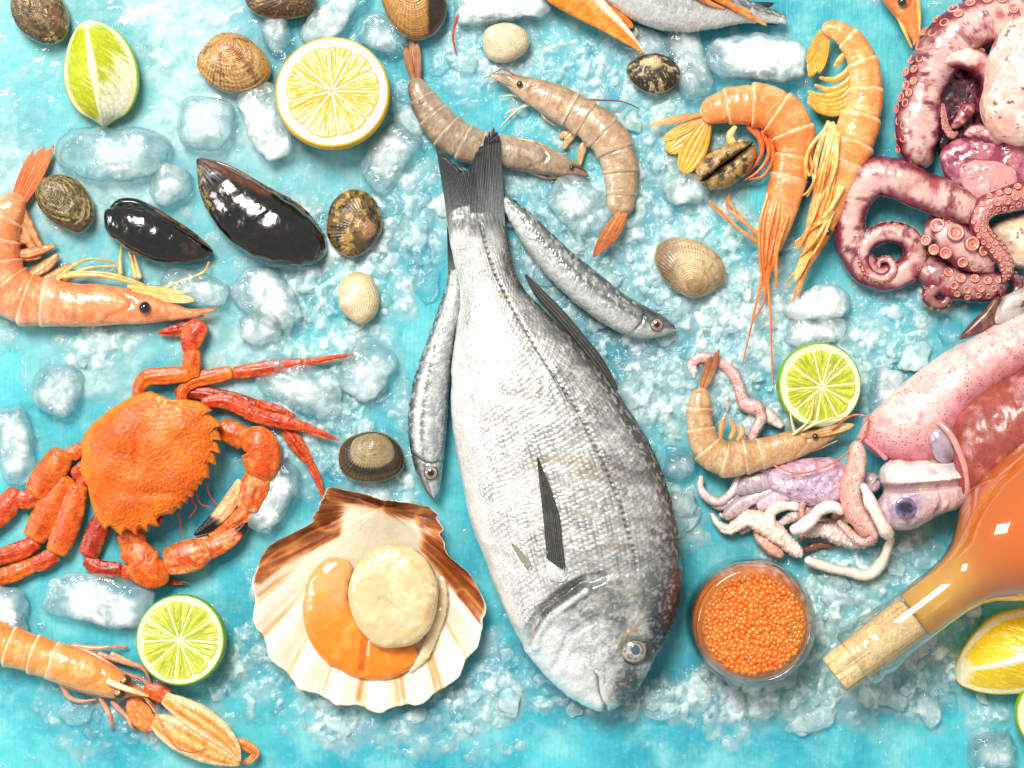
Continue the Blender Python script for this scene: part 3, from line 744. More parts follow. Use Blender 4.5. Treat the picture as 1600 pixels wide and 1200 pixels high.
# tail fin: two frayed lobes
def tailfin(base, tip, z0, z1, ridges, seed, c0='2b2f30', c1='9a9c97', fray=.07, th=4, cm='6c6f6e'):
    gg = fan(base, tip, z0, z1, 60, 150, th, ridges, .8, fray, seed).col(c0)
    a = gg.P[:, 1]; st = gg.P[:, 0]
    gg.mix(.85 * (1 - ss(.05, .7, st + .2 * fbm(np.stack([a * 20, st * 3], 1), seed + 4, 3))), cm)
    gg.mix(.75 * ss(.25, .9, np.cos(a * PI * 2 * ridges) + .5 * fbm(np.stack([a * 60, st * 4], 1), seed, 2)) * (.35 + .65 * (1 - st)), c1)
    return gg
tf = tailfin([(704, 376), (712, 376), (724, 372), (742, 366), (754, 362)], [(680, 226), (690, 240), (704, 256), (720, 266), (738, 266)], 34, 34, 22, 1, fray=.05)
T.part('tail_fin', tf, M_fin)
tf = tailfin([(735, 368), (752, 366), (768, 362), (780, 358), (789, 352)], [(732, 262), (742, 242), (755, 222), (772, 199), (782, 214)], 36, 48, 22, 2, fray=.05)
T.part('tail_fin', tf, M_fin)

# ---- sardines
def sardine(label, rows, eyec, er, tail=None, gill=None, seed=0, flip=1, belly='cfd3d0', mid='8f9794', back='2d373c', z0=30):
    c = np.array(rows, float)[:, :4].mean(0); T = Thing('sardine', label, 'fish', ((c[0] + c[2]) / 2, (c[1] + c[3]) / 2), z0=z0)
    g = loft(rows, 260, 120, e=.85, ze=.42); V = g.V; v = g.P[:, 1] * flip; s = g.P[:, 0]; q = V[:, :2]
    n1 = fbm(np.stack([s * 26, v * 2.2], 1), 201 + seed, 4); n2 = fbm(q / 7, 202 + seed, 3)
    g.col(mid); g.mix(ss(.25, -.55, v + .15 * n1), belly); g.mix(.8 * ss(-.1, .45, n1) * ss(.5, -.4, np.abs(v + .1)), 'dfe0db')
    g.mix(.75 * np.exp(-((v - .22 - .1 * n1) / .16) ** 2), '4a4c4d'); g.mix(.3 * np.exp(-((v + .05) / .2) ** 2) * ss(-.2, .3, n2), '9c8a86')
    g.mix(.9 * ss(.42, .78, v + .12 * n1), '4f5d5d'); g.mix(.95 * ss(.7, .97, v + .08 * n1), back)
    f1, f2, cid = worley(np.stack([s * 60, v * 6.5], 1), seed + 3)
    h = ss(.80, .84, s + .02 * v)
    g.mix((1 - ss(.03, .2, f2 - f1)) * .35 * (1 - h) * ss(-.9, -.3, v), '4c5252'); g.mix(.4 * (cid > .72) * (1 - h), 'e4e5e1')
    g.mix(.7 * h * ss(.1, .6, v + .15 * n2), '3a4646'); g.mix(.6 * h * ss(.0, -.5, v), 'c7cbc7'); g.mix(.45 * h * ss(.05, .35, n2), '6d7a78')
    g.mix(.8 * np.exp(-((s - .815 - .025 * np.cos(v * 1.5)) / .006) ** 2) * ss(.85, .5, np.abs(v)), '2c3030')
    g.mix(.55 * np.exp(-((s - .86) / .006) ** 2) * ss(.6, .3, np.abs(v)), '4c5554')
    g.push((g.P[:, 2] > 0) * ((1 - h) * .7 * ss(0, .4, f2 - f1) + .9 * n2 - 2.2 * np.exp(-((s - .817 - .025 * np.cos(v * 1.5)) / .008) ** 2) + h * 1.2 * n1))
    T.part('body', g, M_sardine)
    m = g.P[:, 2] > 0
    def onb(x, y):
        i = np.argmin((g.V[m, 0] - x) ** 2 + (g.V[m, 1] - y) ** 2); return g.V[m][i, 2]
    if eyec: eye(T, eyec, onb(*eyec) + 3, er, '2a2826', 'a8857a', '0b0b0c', .52, white='b99a8c')
    if tail:
        for base, tip in tail: T.part('tail_fin', tailfin(base, tip, 22, 20, 9, seed + 6, '2b3030', '7c8280', .08, 3), M_fin)
    return T, g, onb
sardine('slim silver sardine pointing down right from under the big fish tail', [
    (783, 318, 790, 306, 36, 24), (800, 352, 803, 312, 44, 18), (825, 393, 838, 341, 52, 12), (852, 427, 868, 370, 56, 8), (887, 463, 903, 402, 60, 6), (922, 491, 941, 432, 60, 6),
    (952, 511, 976, 460, 58, 6), (985, 525, 1010, 479, 54, 8), (1018, 529, 1035, 493, 48, 12), (1040, 524, 1050, 505, 40, 20), (1054, 517, 1056, 512, 34, 28)], (1025, 508), 10.5, seed=1)
sardine('slim silver sardine tucked vertically along the belly of the big fish', [
    (703, 424, 716, 420, 34, 22), (697, 446, 722, 446, 44, 14), (684, 485, 720, 492, 52, 8), (669, 527, 711, 530, 58, 5), (655, 566, 705, 574, 62, 4), (645, 600, 701, 612, 62, 4),
    (638, 640, 699, 652, 62, 4), (638, 682, 695, 696, 60, 5), (644, 716, 692, 728, 56, 7), (654, 748, 689, 752, 48, 12), (668, 772, 684, 772, 38, 20), (676, 779, 679, 779, 32, 26)],
    (674, 738), 11.5, tail=[([(700, 432), (708, 428), (716, 426)], [(698, 352), (702, 372), (708, 392)]), ([(712, 428), (718, 430), (724, 436)], [(703, 360), (712, 400), (726, 440)])], seed=2, flip=-1, belly='a4aaad', mid='e4e6e4', back='23292c')
T, g, onb = sardine('silver-grey fish with a forked tail cropped by the top edge', [
    (1230, 36, 1228, 22, 30, 22), (1160, 36, 1158, -6, 44, 14), (1112, 45, 1110, -28, 56, 8), (1060, 50, 1056, -46, 64, 4), (1010, 40, 1004, -62, 68, 3), (960, 12, 962, -80, 66, 3),
    (920, -22, 930, -96, 60, 5), (890, -60, 900, -100, 46, 12), (874, -86, 878, -94, 34, 26)], None, 0,
    tail=[([(1150, 32), (1162, 28), (1168, 22)], [(1216, 38), (1198, 32), (1186, 26)]), ([(1152, 20), (1160, 10), (1166, 0)], [(1180, 22), (1196, 14), (1214, 2)])], seed=3, flip=1, mid='8d918f', back='5c6566', z0=34)
# ================================================================== crab
M_crab = mat('crab_shell', rough=.48, spec=.4, coat=.12, coatr=.25, sss=.08, ssd=4, bumps=(('n', 4, .7), ('v', 4.5, .6)), var=(('n', 22, .16), ('n', 4, .16)), rvar=.1)
M_claw = mat('claw_shell', rough=.38, spec=.45, coat=.2, coatr=.16, sss=.1, ssd=5, bumps=(('n', 8, .8), ('v', 4.5, .7)), var=(('n', 14, .18), ('n', 3.5, .16)), rvar=.1)
M_prawn = mat('prawn_shell', rough=.26, spec=.55, coat=.6, coatr=.1, sss=.35, ssc=(1, .5, .25), ssd=12, bumps=(('n', 14, 1.1), ('n', 3.5, .35)), var=(('n', 18, .13), ('n', 4, .1)), rvar=.1)
M_limb = mat('prawn_limb', rough=.28, spec=.5, coat=.5, sss=.35, ssc=(1, .5, .25), ssd=6, bumps=(('n', 5, .4),), var=(('n', 9, .18),))

CRAB = [(220, 615), (237, 611), (254, 618), (270, 625), (292, 624), (312, 627), (322, 633), (333, 641), (326, 644), (322, 646), (332, 650), (342, 657), (347, 666), (340, 665), (335, 667), (343, 675), (348, 688), (341, 684), (335, 685), (342, 694), (346, 708), (339, 702), (332, 701), (337, 710), (339, 727), (332, 720), (327, 721), (328, 733), (328, 748), (323, 746), (319, 748), (316, 757), (312, 756), (309, 766), (304, 766), (302, 777), (296, 776), (293, 786), (287, 785), (284, 795), (278, 794), (271, 803), (262, 803), (251, 806), (246, 812), (251, 823), (241, 821), (233, 820), (233, 831), (224, 825), (217, 826), (215, 837), (206, 829), (198, 826), (191, 837), (182, 829), (173, 820), (166, 828), (158, 818), (150, 803), (143, 782), (139, 760), (133, 748), (127, 735), (130, 710), (129, 687), (138, 672), (150, 658), (165, 646), (180, 635), (203, 622)]
T = Thing('crab', 'orange cooked crab on its belly at the left with dark-tipped claws', 'crab', (235, 720), z0=45)
def dense_outline(o, per):
    o = np.array(o, float); o2 = np.concatenate([o, o[:1]]); out = []
    for a, b in zip(o2[:-1], o2[1:]):
        for t in np.linspace(0, 1, per, endpoint=False): out.append(a + (b - a) * t)
    return np.array(out)
g = dome(dense_outline(CRAB, 5), c=(235, 722), h=27, hb=24, z0=28, p=3.2, nr=70, smooth=False)
o_ = dense_outline(CRAB, 5); na_ = len(o_); f_ = np.fft.rfft(o_[:, 0] + 0 * o_[:, 0]), np.fft.rfft(o_[:, 1])
sm_ = np.stack([np.fft.irfft(np.where(np.arange(len(f)) < 14, f, 0), na_) for f in f_], 1)      # outline without its teeth
V = g.V; rows_ = V[:-2].reshape(-1, na_, 3); k_ = ss(.90, 1., g.P[:-2, 0].reshape(-1, na_))[..., None]; c_ = np.array([235., 722.])
rows_[..., :2] = (c_ + (sm_ - c_)[None] * g.P[:-2, 0].reshape(-1, na_, 1)) * (1 - k_) + rows_[..., :2] * k_
q = V[:, :2]
# drop the outline's teeth quickly inside the rim: smooth inner relief
lobe = sum(a * np.exp(-(((q[:, 0] - x) / sx) ** 2 + ((q[:, 1] - y) / sy) ** 2)) for x, y, sx, sy, a in
           [(190, 680, 26, 24, 6), (250, 700, 26, 26, 6), (225, 752, 24, 26, 5), (175, 735, 22, 22, 5), (280, 745, 18, 20, 5), (200, 790, 24, 18, 4), (290, 665, 26, 16, 5), (220, 715, 7, 40, -4), (250, 770, 30, 6, -3)])
up = (g.P[:, 2] > 0)
n1 = fbm(q / 30, 301, 4); n2 = fbm(q / 4.5, 302, 3); f1, f2, cid = worley(q / 5.5, 9)
V[:, 2] += up * (lobe + 1.6 * n1 + 1.1 * (1 - ss(.1, .5, f1)) * (1 - .6 * ss(.9, 1, g.P[:, 0])))
g.col('d9600c')
g.mix(.8 * ss(-.25, .45, n1 + .3 * n2), 'e97616'); g.mix(.7 * spot(V, (195, 690), 40) * ss(-.3, .3, n2 + n1), 'c8420a'); g.mix(.55 * spot(V, (200, 780), 34) * ss(-.3, .3, n2 + n1), 'c8420a')
g.mix(.5 * spot(V, (285, 750), 28) * ss(-.2, .3, n2), 'd9560e'); g.mix(.6 * ss(.86, .98, g.P[:, 0] + .06 * n1), 'f0922e'); g.mix(.35 * (f1 < .28) * (cid > .4), 'c8500c'); g.mix(.6 * spot(V, (262, 628), 20, .9) * ss(-.1, .4, n2), 'f6e0a8')
g.mix((g.P[:, 2] < 0) * 1., 'd9803a')
T.part('carapace', g, M_crab)
# little red eyes and antennae
for c in [(322, 727), (250, 812)]: T.part('eye', ball((c[0], c[1], 42), 6.5).col('8e1710'), M_eyewet)
for p in [[(304, 768, 34, 2), (312, 788, 32, 1.4), (332, 794, 30, 1)], [(296, 778, 34, 2.2), (304, 793, 32, 1.6), (292, 812, 28, 1)], [(276, 800, 32, 2), (280, 820, 26, 1.3), (279, 842, 20, .9)], [(320, 752, 34, 1.4), (326, 775, 30, 1), (342, 794, 28, .8)]]:
    T.part('antenna', tube(p, 24, 8).col('c04028'), M_limb)

def seg(rows, col='d4520f', hi='ec8228', lo='a8320a', n=44, m=26, flat=.62, z=22, seed=0, e=.75, ridge=1.8, fade=None):
    """one joint of a crab leg: rows x,y,halfwidth[,z]"""
    rr = [(r[0], r[1], r[3] if len(r) > 3 else z, r[2] * (.9 if seed < 20 else 1)) for r in rows]
    g = tube(rr, n, m, flat, e=e, cap=(.35, .35)); q = g.V[:, :2]; v = g.P[:, 1]; s = g.P[:, 0]
    nz = fbm(g.V / 7, 310 + seed, 3); nl = fbm(np.stack([s * 4, v * 6], 1), 311 + seed, 3)
    g.col(col); g.mix(.75 * ss(-.2, .5, nl + .5 * nz) , hi); g.mix(.65 * ss(.0, .5, nz - .2 * nl), lo)
    g.mix(.6 * ss(.85, 1., s) + .5 * ss(.12, .0, s), hi); g.mix(.5 * ss(.6, 1, np.abs(v)) * ss(-.2, .3, nz), 'f0a04e')
    g.push(.9 * nz + ridge * np.cos(v * 6.) * (g.P[:, 2] > 0) * np.sin(np.clip(s, 0, 1) * PI) * .6)
    if fade is not None: g.mix(ss(fade[0], fade[1], s + .05 * nz), fade[2])
    return g
def leg(name, segs, **kw):
    first = T.part(name, seg(segs[0][0], seed=1, **{**kw, **segs[0][1]}), M_claw)
    for i, (r, k) in enumerate(segs[1:]): T.part('leg_segment', seg(r, seed=i + 2, **{**kw, **k}), M_claw, first)
    return first
RED = dict(col='c23a18', hi='e0622c', lo='8f2410')
DK = dict(col='9c2412', hi='c84020', lo='6d150c')
leg('leg', [([(236, 634, 9), (214, 614, 11), (222, 594, 13), (262, 587, 15), (296, 584, 13)], dict(z=26)), ([(301, 592, 9), (297, 566, 16), (299, 545, 13)], dict(z=26)), ([(294, 553, 13), (300, 522, 20), (316, 502, 15)], dict(z=24, **RED)), ([(318, 508, 10), (290, 512, 13), (262, 517, 9), (242, 520, 2)], dict(z=16, **DK))])
leg('leg', [([(284, 638, 9), (282, 612, 10), (298, 596, 12), (330, 588, 13), (362, 581, 12)], dict(z=20)), ([(360, 583, 11), (420, 574, 12), (472, 566, 8)], dict(z=20, **RED)), ([(470, 567, 7), (520, 559, 4.5), (558, 552, 1.2)], dict(z=20, **RED))])
leg('leg', [([(268, 612, 8), (320, 616, 11), (372, 626, 11), (400, 634, 10)], dict(z=14, **DK)), ([(396, 632, 10), (430, 643, 10), (456, 654, 8)], dict(z=14, **RED)), ([(438, 664, 8), (458, 690, 13), (481, 722, 8)], dict(z=14, **RED)), ([(479, 718, 7), (494, 750, 5.5), (506, 787, 2)], dict(z=14, **RED))])
leg('leg', [([(312, 630, 9), (345, 626, 13), (388, 642, 14)], dict(z=28, **RED)), ([(380, 643, 13), (420, 655, 12), (472, 666, 10)], dict(z=28, **RED)), ([(468, 665, 9), (500, 678, 6), (530, 689, 1.2)], dict(z=26, **RED))])
leg('leg', [([(126, 696, 9), (112, 708, 13), (98, 708, 10)], dict(z=22)), ([(97, 704, 20), (78, 735, 26), (56, 765, 23), (47, 776, 19)], dict(z=24)), ([(56, 770, 14), (38, 782, 16), (18, 778, 12)], dict(z=20, **RED)), ([(24, 766, 14), (6, 790, 22), (-24, 816, 22), (-60, 850, 14)], dict(z=18, **RED))])
leg('leg', [([(130, 724, 9), (118, 738, 12), (106, 742, 10)], dict(z=18, **RED)), ([(99, 742, 20), (76, 790, 24), (54, 832, 22), (46, 846, 19)], dict(z=22)), ([(56, 846, 13), (30, 860, 16), (-6, 872, 14), (-40, 880, 13)], dict(z=18, **RED))])
leg('leg', [([(134, 744, 8), (126, 752, 11), (122, 760, 10)], dict(z=18, **RED)), ([(120, 756, 17), (108, 800, 22), (90, 850, 21), (82, 868, 18)], dict(z=24)), ([(86, 866, 12), (64, 878, 15), (44, 886, 13)], dict(z=18, **RED)), ([(48, 884, 13), (14, 898, 15), (-30, 910, 12)], dict(z=17))])
leg('leg', [([(158, 806, 17), (144, 840, 19), (131, 872, 17)], dict(z=14, **DK)), ([(126, 876, 9), (150, 890, 14), (186, 892, 13)], dict(z=14, **DK)), ([(184, 892, 13), (206, 898, 14), (228, 906, 12)], dict(z=12, **RED)), ([(226, 905, 10), (255, 911, 6), (290, 914, 1.2)], dict(z=12, **DK))])
# claws
c1 = T.part('claw', seg([(338, 668, 14), (362, 677, 18), (384, 690, 18)], z=30, seed=31), M_claw)
T.part('claw_segment', seg([(376, 688, 12), (398, 692, 28), (408, 712, 30), (400, 738, 24), (392, 748, 14)], z=34, seed=32), M_claw, c1)
T.part('palm', seg([(402, 736, 16), (399, 752, 22), (392, 778, 22), (384, 800, 17)], z=32, seed=33, hi='f5b878'), M_claw, c1)
T.part('finger', seg([(380, 752, 11), (362, 780, 12), (342, 806, 11), (322, 824, 9), (301, 837, 2)], z=32, seed=34, hi='f6d7a8', col='e9a066', fade=(.55, .68, '17110f')), M_claw, c1)
T.part('finger', seg([(392, 790, 15), (370, 812, 13), (346, 828, 10), (322, 839, 3)], z=28, seed=35, hi='f0a04e', fade=(.93, .99, '17110f')), M_claw, c1)
c1 = T.part('claw', seg([(196, 828, 20), (204, 846, 21), (210, 864, 20)], z=26, seed=41), M_claw)
T.part('claw_segment', seg([(186, 862, 10), (212, 868, 24), (226, 886, 30), (250, 892, 24), (260, 888, 12)], z=32, seed=42), M_claw, c1)
T.part('palm', seg([(254, 880, 20), (280, 874, 25), (306, 866, 24), (328, 858, 15)], z=32, seed=43, hi='f5b878'), M_claw, c1)
T.part('finger', seg([(316, 862, 17), (345, 850, 15), (368, 834, 11), (380, 820, 6), (386, 810, 1.5)], z=30, seed=44, hi='f5b878', fade=(.66, .74, '17110f')), M_claw, c1)
T.part('finger', seg([(300, 852, 10), (324, 846, 10), (352, 836, 6), (362, 832, 2)], z=22, seed=45, hi='f5d8b4', fade=(.45, .6, '17110f')), M_claw, c1)

# ================================================================== prawns
def prawn_body(T, spine, head_at, vent, cols, z=26, flat=.72, nseg=6, seed=0, rough=None):
    """spine rows x,y,r from tail base to snout; head_at = arc fraction where the head shell starts; vent = +1/-1 belly side"""
    base, hi, lo, band = cols
    rr = np.array([(x, y, z + (r0[3] if len(r0) > 3 else 0), r) for r0 in spine for x, y, r in [r0[:3]]], float)
    full = spline(rr, 400, ndim=2); cut = int(400 * head_at)
    def colour(g, s, v, tag_):
        q = g.V; n1 = fbm(q / 16, 401 + seed, 4); n2 = fbm(q / 3.2, 402 + seed, 3)
        g.col(base); g.mix(.7 * ss(-.15, .4, n1), hi); g.mix(.6 * ss(.1, .5, n2 + .3 * n1), lo)
        g.mix(.65 * ss(.35, 1., v * vent + .2 * n1), hi); g.mix(.55 * ss(.5, 1., -v * vent), lo)
        return n1, n2
    # abdomen: overlapping rings
    ab = full[:cut + 8]
    def mod(s):
        f = np.clip(s, 0, .9999) * nseg; fr = f - np.floor(f)
        return .945 + .12 * (1 - fr) ** 2 - .07 * np.exp(-(fr / .05) ** 2) - .03 * np.exp(-((fr - .97) / .05) ** 2)
    g = tube(ab[::4], 220, 44, flat, cap=(1, 0), mod=mod); s, v = g.P[:, 0], g.P[:, 1]
    n1, n2 = colour(g, s, v, 0)
    f = np.clip(s, 0, .9999) * nseg; fr = f - np.floor(f) + .06 * np.cos(v * 2)
    g.mix(.6 * ss(.16, .03, fr), band); g.mix(.5 * np.exp(-((fr - .3) / .1) ** 2) * ss(-.1, .3, n1), lo)
    g.push((g.P[:, 2] > 0) * (1.2 * n1 + .35 * n2)); T.part('abdomen', g, M_prawn)
    cp = full[cut - 4:]
    g = tube(cp[::3], 130, 44, flat, cap=(0, 1)); s, v = g.P[:, 0], g.P[:, 1]
    n1, n2 = colour(g, s, v, 1)
    g.mix(.5 * ss(.08, .0, s), band); groove = np.exp(-((s - .42 - .1 * np.cos(v * 2.4 + .4)) / .025) ** 2) * ss(.95, .5, np.abs(v))
    g.mix(.45 * groove, lo); g.mix(.5 * ss(.55, .95, s), lo)
    g.push((g.P[:, 2] > 0) * (1.4 * n1 + .3 * n2 - 2.2 * groove) + (.9 + .1 * v) * 1.2 * ss(.03, 0, s))
    T.part('head_shell', g, M_prawn)
    return full

def fins(T, items, z, c0, c1, th=2.2):
    for i, (b, t_, w_) in enumerate(items):
        g = petal(b, t_, w_, z + i * 1.2, z - 3 + i * 1.2, th, 36, 30, .7, 5, 0, .05).col(c0)
        g.mix(.8 * ss(.1, .9, g.P[:, 0] + .25 * np.cos(g.P[:, 1] * 12) + .2 * fbm(g.V / 6, 77 + i, 3)), c1); g.mix(.5 * np.exp(-(g.P[:, 1] / .12) ** 2) * (1 - g.P[:, 0]), 'f3d3a4')
        T.part('tail_fin', g, M_limb)
def limbs(T, name, paths, c0, c1, z=18, r=3, zs=None, m=10, taper=.35, mat_=None, extra=0):
    jr = np.random.default_rng(len(paths) + int(paths[0][0][0]))
    for q_ in range(extra):
        paths = paths + [[tuple([v + jr.normal() * 4.5 for v in pt[:2]] + [v + jr.normal() * 3 for v in pt[2:]]) for pt in p] for p in paths[:len(paths) // (q_ + 1)]]
    for i, p in enumerate(paths):
        k = len(p); rr = []
        for j, q in enumerate(p):
            zz = q[2] if len(q) > 2 else z
            rr.append((q[0], q[1], zz, r * (1 - (1 - taper) * j / (k - 1))))
        g = tube(rr, 12 + 10 * k, m, .8).col(c0); g.mix(ss(-.3, .5, fbm(g.V / 9, 500 + i, 3) + g.P[:, 0] - .5), c1)
        T.part(name, g, mat_ or M_limb)
def paddles(T, paths, c0, c1, z=14, r=8):
    for i, p in enumerate(paths):
        k = len(p); rr = []
        for j, q in enumerate(p): rr.append((q[0], q[1], (q[2] if len(q) > 2 else z), (q[3] if len(q) > 3 else r * (.55, 1, .9, .4)[min(3, round(3 * j / (k - 1)))])))
        g = tube(rr, 40, 20, .4).col(c0); g.mix(ss(-.2, .7, g.P[:, 1] + .5 * fbm(g.V / 7, 520 + i, 3)), c1); g.push(.6 * fbm(g.V / 5, 530 + i, 2)); T.part('swimmeret', g, M_limb)
def beady(T, c, z, r, col='120e0c'):
    g = ball((c[0], c[1], z), r, 22, 30).col(col); g.mix(.6 * (np.abs(np.hypot(g.V[:, 0] - c[0], g.V[:, 1] - c[1]) / r - .85) < .12), '4a2c18'); T.part('eye', g, M_eyewet)

PINK = ('e68e5a', 'f4bc90', 'd8662c', 'f7dcc0'); GREY = ('b98f68', 'd4b592', '96683f', 'dcc3a2'); ORNG = ('ee8e4a', 'f6b87c', 'e26c22', 'fbe0bc')
# A: pink prawn at the left edge
T = Thing('prawn', 'whole pink prawn curled along the left edge, head resting above the crab leg', 'prawn', (130, 420), z0=30, group='shell-on prawns')
fins(T, [((14, 330), (48, 236), 16), ((22, 326), (66, 228), 22), ((26, 330), (80, 230), 22)], 22, 'e0602c', 'ea8450')
prawn_body(T, [(34, 306, 17), (16, 326, 26), (0, 352, 34), (-8, 390, 40), (2, 436, 42), (36, 466, 42), (76, 473, 38), (110, 476, 34), (150, 477, 33), (190, 478, 29), (230, 482, 24), (268, 487, 14), (300, 490, 6), (336, 484, 1.5)], .46, 1, PINK, 30, seed=1)
for b_, t_, w_ in (((24, 326), (54, 398), 15), ((34, 322), (64, 390), 13), ((12, 364), (58, 374), 17), ((16, 392), (62, 400), 16), ((14, 400), (84, 382), 14), ((40, 434), (88, 398), 16), ((58, 442), (108, 412), 13)):
    g = petal(b_, t_, w_ * 1.25, 30, 14, 6, 40, 30, .5, 3, 3, .03, .6).col('e6a674'); g.mix(ss(.3, .9, np.abs(g.P[:, 1]) + .3 * fbm(g.V / 7, 77, 3)), 'bf6a28'); g.mix(.6 * ss(.2, .6, fbm(g.V / 6, 78, 3)), 'f0c49c'); g.push(.8 * fbm(g.V / 6, 79, 2)); T.part('swimmeret', g, M_limb)
limbs(T, 'leg', [[(80, 446), (112, 416, 24), (136, 405, 26), (187, 413, 20)], [(96, 440), (130, 421, 28), (187, 415, 20)], [(187, 431), (186, 412, 20), (187, 380, 10)], [(212, 436), (206, 412), (200, 392)], [(218, 436), (214, 420), (208, 396)], [(250, 452), (285, 438), (312, 428), (318, 424), (326, 408)], [(92, 432, 34), (150, 430, 38), (200, 440, 38), (240, 452, 34), (290, 462, 30)], [(104, 428, 30), (170, 428, 36), (230, 446, 36)]], 'f0c377', 'e0a24e', 22, 4.2)
fins(T, [((206, 456), (304, 470), 20), ((200, 448), (290, 458), 12)], 38, 'f0b964', 'f4cc88'); limbs(T, 'antenna', [[(255, 488, 30), (300, 485, 30), (342, 482, 26)], [(262, 494, 24), (300, 492), (332, 497)]], 'e98a34', 'e06c22', 24, 4, taper=.2)
fins(T, [((82, 498), (124, 508), 14)], 30, 'e98a34', 'f0a04e')
beady(T, (229, 481), 50, 9.5)

# B: grey prawn behind the fish tail
T = Thing('prawn', 'grey raw prawn lying behind the tail fin of the big fish', 'prawn', (760, 190), z0=20, group='shell-on prawns')
fins(T, [((652, 132), (642, 58), 16), ((648, 132), (632, 72), 13), ((654, 134), (652, 68), 13)], 18, '9a6440', 'b57c50')
prawn_body(T, [(647, 122, 12), (656, 146, 19), (674, 176, 26), (698, 204, 30), (728, 224, 30), (764, 234, 28), (800, 239, 26), (836, 247, 24), (874, 258, 18), (904, 268, 9), (922, 276, 1.5)], .56, -1, ('a08a72', 'c0ad94', '765a42', 'cbb9a0'), 20, seed=2)
limbs(T, 'leg', [[(842, 262), (868, 276), (898, 276)], [(820, 264), (850, 276), (880, 278)], [(800, 216, 24), (840, 224, 28), (880, 244, 26)]], 'c9a98c', 'a8805c', 14, 3)
limbs(T, 'antenna', [[(890, 258, 28), (905, 262, 28), (918, 270, 22)]], '6f4a34', '6f4a34', 24, 3); beady(T, (893, 263), 31, 4)

# C: curled grey prawn right of the tail
T = Thing('prawn', 'curled grey raw prawn with its brown tail pointing down, right of the fish tail', 'prawn', (900, 230), z0=26, group='shell-on prawns')
fins(T, [((968, 332), (928, 402), 20), ((974, 334), (944, 392), 16), ((978, 334), (956, 380), 12)], 40, 'c47a3c', 'a8501c')
prawn_body(T, [(967, 340, 17), (970, 318, 22), (971, 288, 26), (968, 256, 29), (955, 222, 32), (930, 196, 32), (900, 176, 29), (868, 159, 27), (836, 144, 22), (806, 131, 14), (784, 122, 6), (764, 116, 1.2)], .6, -1, ('b89878', 'd4bc9c', '94704c', 'dccab0'), 26, seed=3)
paddles(T, [[(905, 202), (892, 212), (880, 232)], [(918, 214), (910, 232), (905, 258)], [(895, 204), (884, 208), (872, 214)]], 'd9b080', 'c08a4e', 14, 7)
limbs(T, 'leg', [[(832, 158), (812, 168), (796, 182), (780, 200)], [(838, 160), (818, 166), (790, 176)], [(846, 166), (862, 184), (884, 198)], [(842, 164), (850, 182), (868, 196)], [(820, 150), (800, 148), (778, 150)]], 'dccab0', 'c4a078', 16, 2.6)
limbs(T, 'antenna', [[(846, 140, 40), (890, 154, 34), (940, 157, 30), (974, 159, 24), (1000, 169, 16)]], '6e3220', '8a4830', 24, 1.5, taper=.6)
limbs(T, 'antenna', [[(806, 126), (780, 116), (756, 122)], [(806, 130), (782, 128), (758, 132)], [(810, 122), (784, 108), (766, 118)]], 'b46048', '8f4a3a', 26, 2); fins(T, [((822, 140), (768, 118), 12)], 34, '8a6a50', 'd8c4a8')
beady(T, (812, 133), 40, 5)

# D: orange prawn with the yellow tail
T = Thing('prawn', 'orange prawn with a spread yellow tail fan, bent over the gaping clam', 'prawn', (1180, 300), z0=34, group='shell-on prawns')
fins(T, [((1104, 188), (1044, 236), 38), ((1106, 190), (1066, 270), 44), ((1100, 184), (1036, 218), 20)], 26, 'f09a2c', 'f6b440'); fins(T, [((1098, 178), (1016, 194), 13)], 34, 'e98a3a', 'f6c48c')
prawn_body(T, [(1096, 183, 17), (1122, 170, 25), (1160, 164, 32), (1200, 168, 36), (1232, 194, 37), (1243, 230, 32), (1236, 266, 30), (1224, 310, 28), (1212, 352, 24), (1203, 390, 17), (1198, 424, 8), (1194, 462, 2)], .56, -1, ORNG, 34, seed=4)
paddles(T, [[(1150, 196), (1140, 214), (1152, 228), (1158, 218)]], 'f4d28a', 'f0b04c', 34, 6)
limbs(T, 'leg', [[(1180, 196), (1192, 232), (1176, 262), (1150, 282)], [(1192, 200), (1202, 240), (1182, 270), (1162, 282)], [(1204, 206), (1208, 250), (1190, 276), (1170, 280)], [(1168, 194), (1186, 216), (1190, 246)]], 'e87436', 'd05a22', 26, 4.5)
limbs(T, 'leg', [[(1196, 390, 34), (1160, 362, 40), (1130, 338, 34), (1108, 312, 18)], [(1192, 372, 34), (1160, 344, 38), (1136, 322, 30), (1142, 300, 16)], [(1200, 300, 44), (1186, 350, 50), (1186, 400, 46), (1192, 450, 36)], [(1214, 310, 52), (1200, 360, 56), (1194, 420, 46)], [(1222, 340, 54), (1210, 390, 50), (1212, 450, 40)]], 'f0a05a', 'e87a2c', 30, 3.4, extra=1)
limbs(T, 'antenna', [[(1192, 430, 34), (1182, 470), (1172, 516), (1160, 568)], [(1200, 440, 34), (1204, 500), (1205, 550), (1209, 606)], [(1196, 430, 34), (1190, 480), (1176, 500)]], 'e87c2c', 'd8601c', 38, 2.6, taper=.35)
beady(T, (1216, 398), 36, 6)

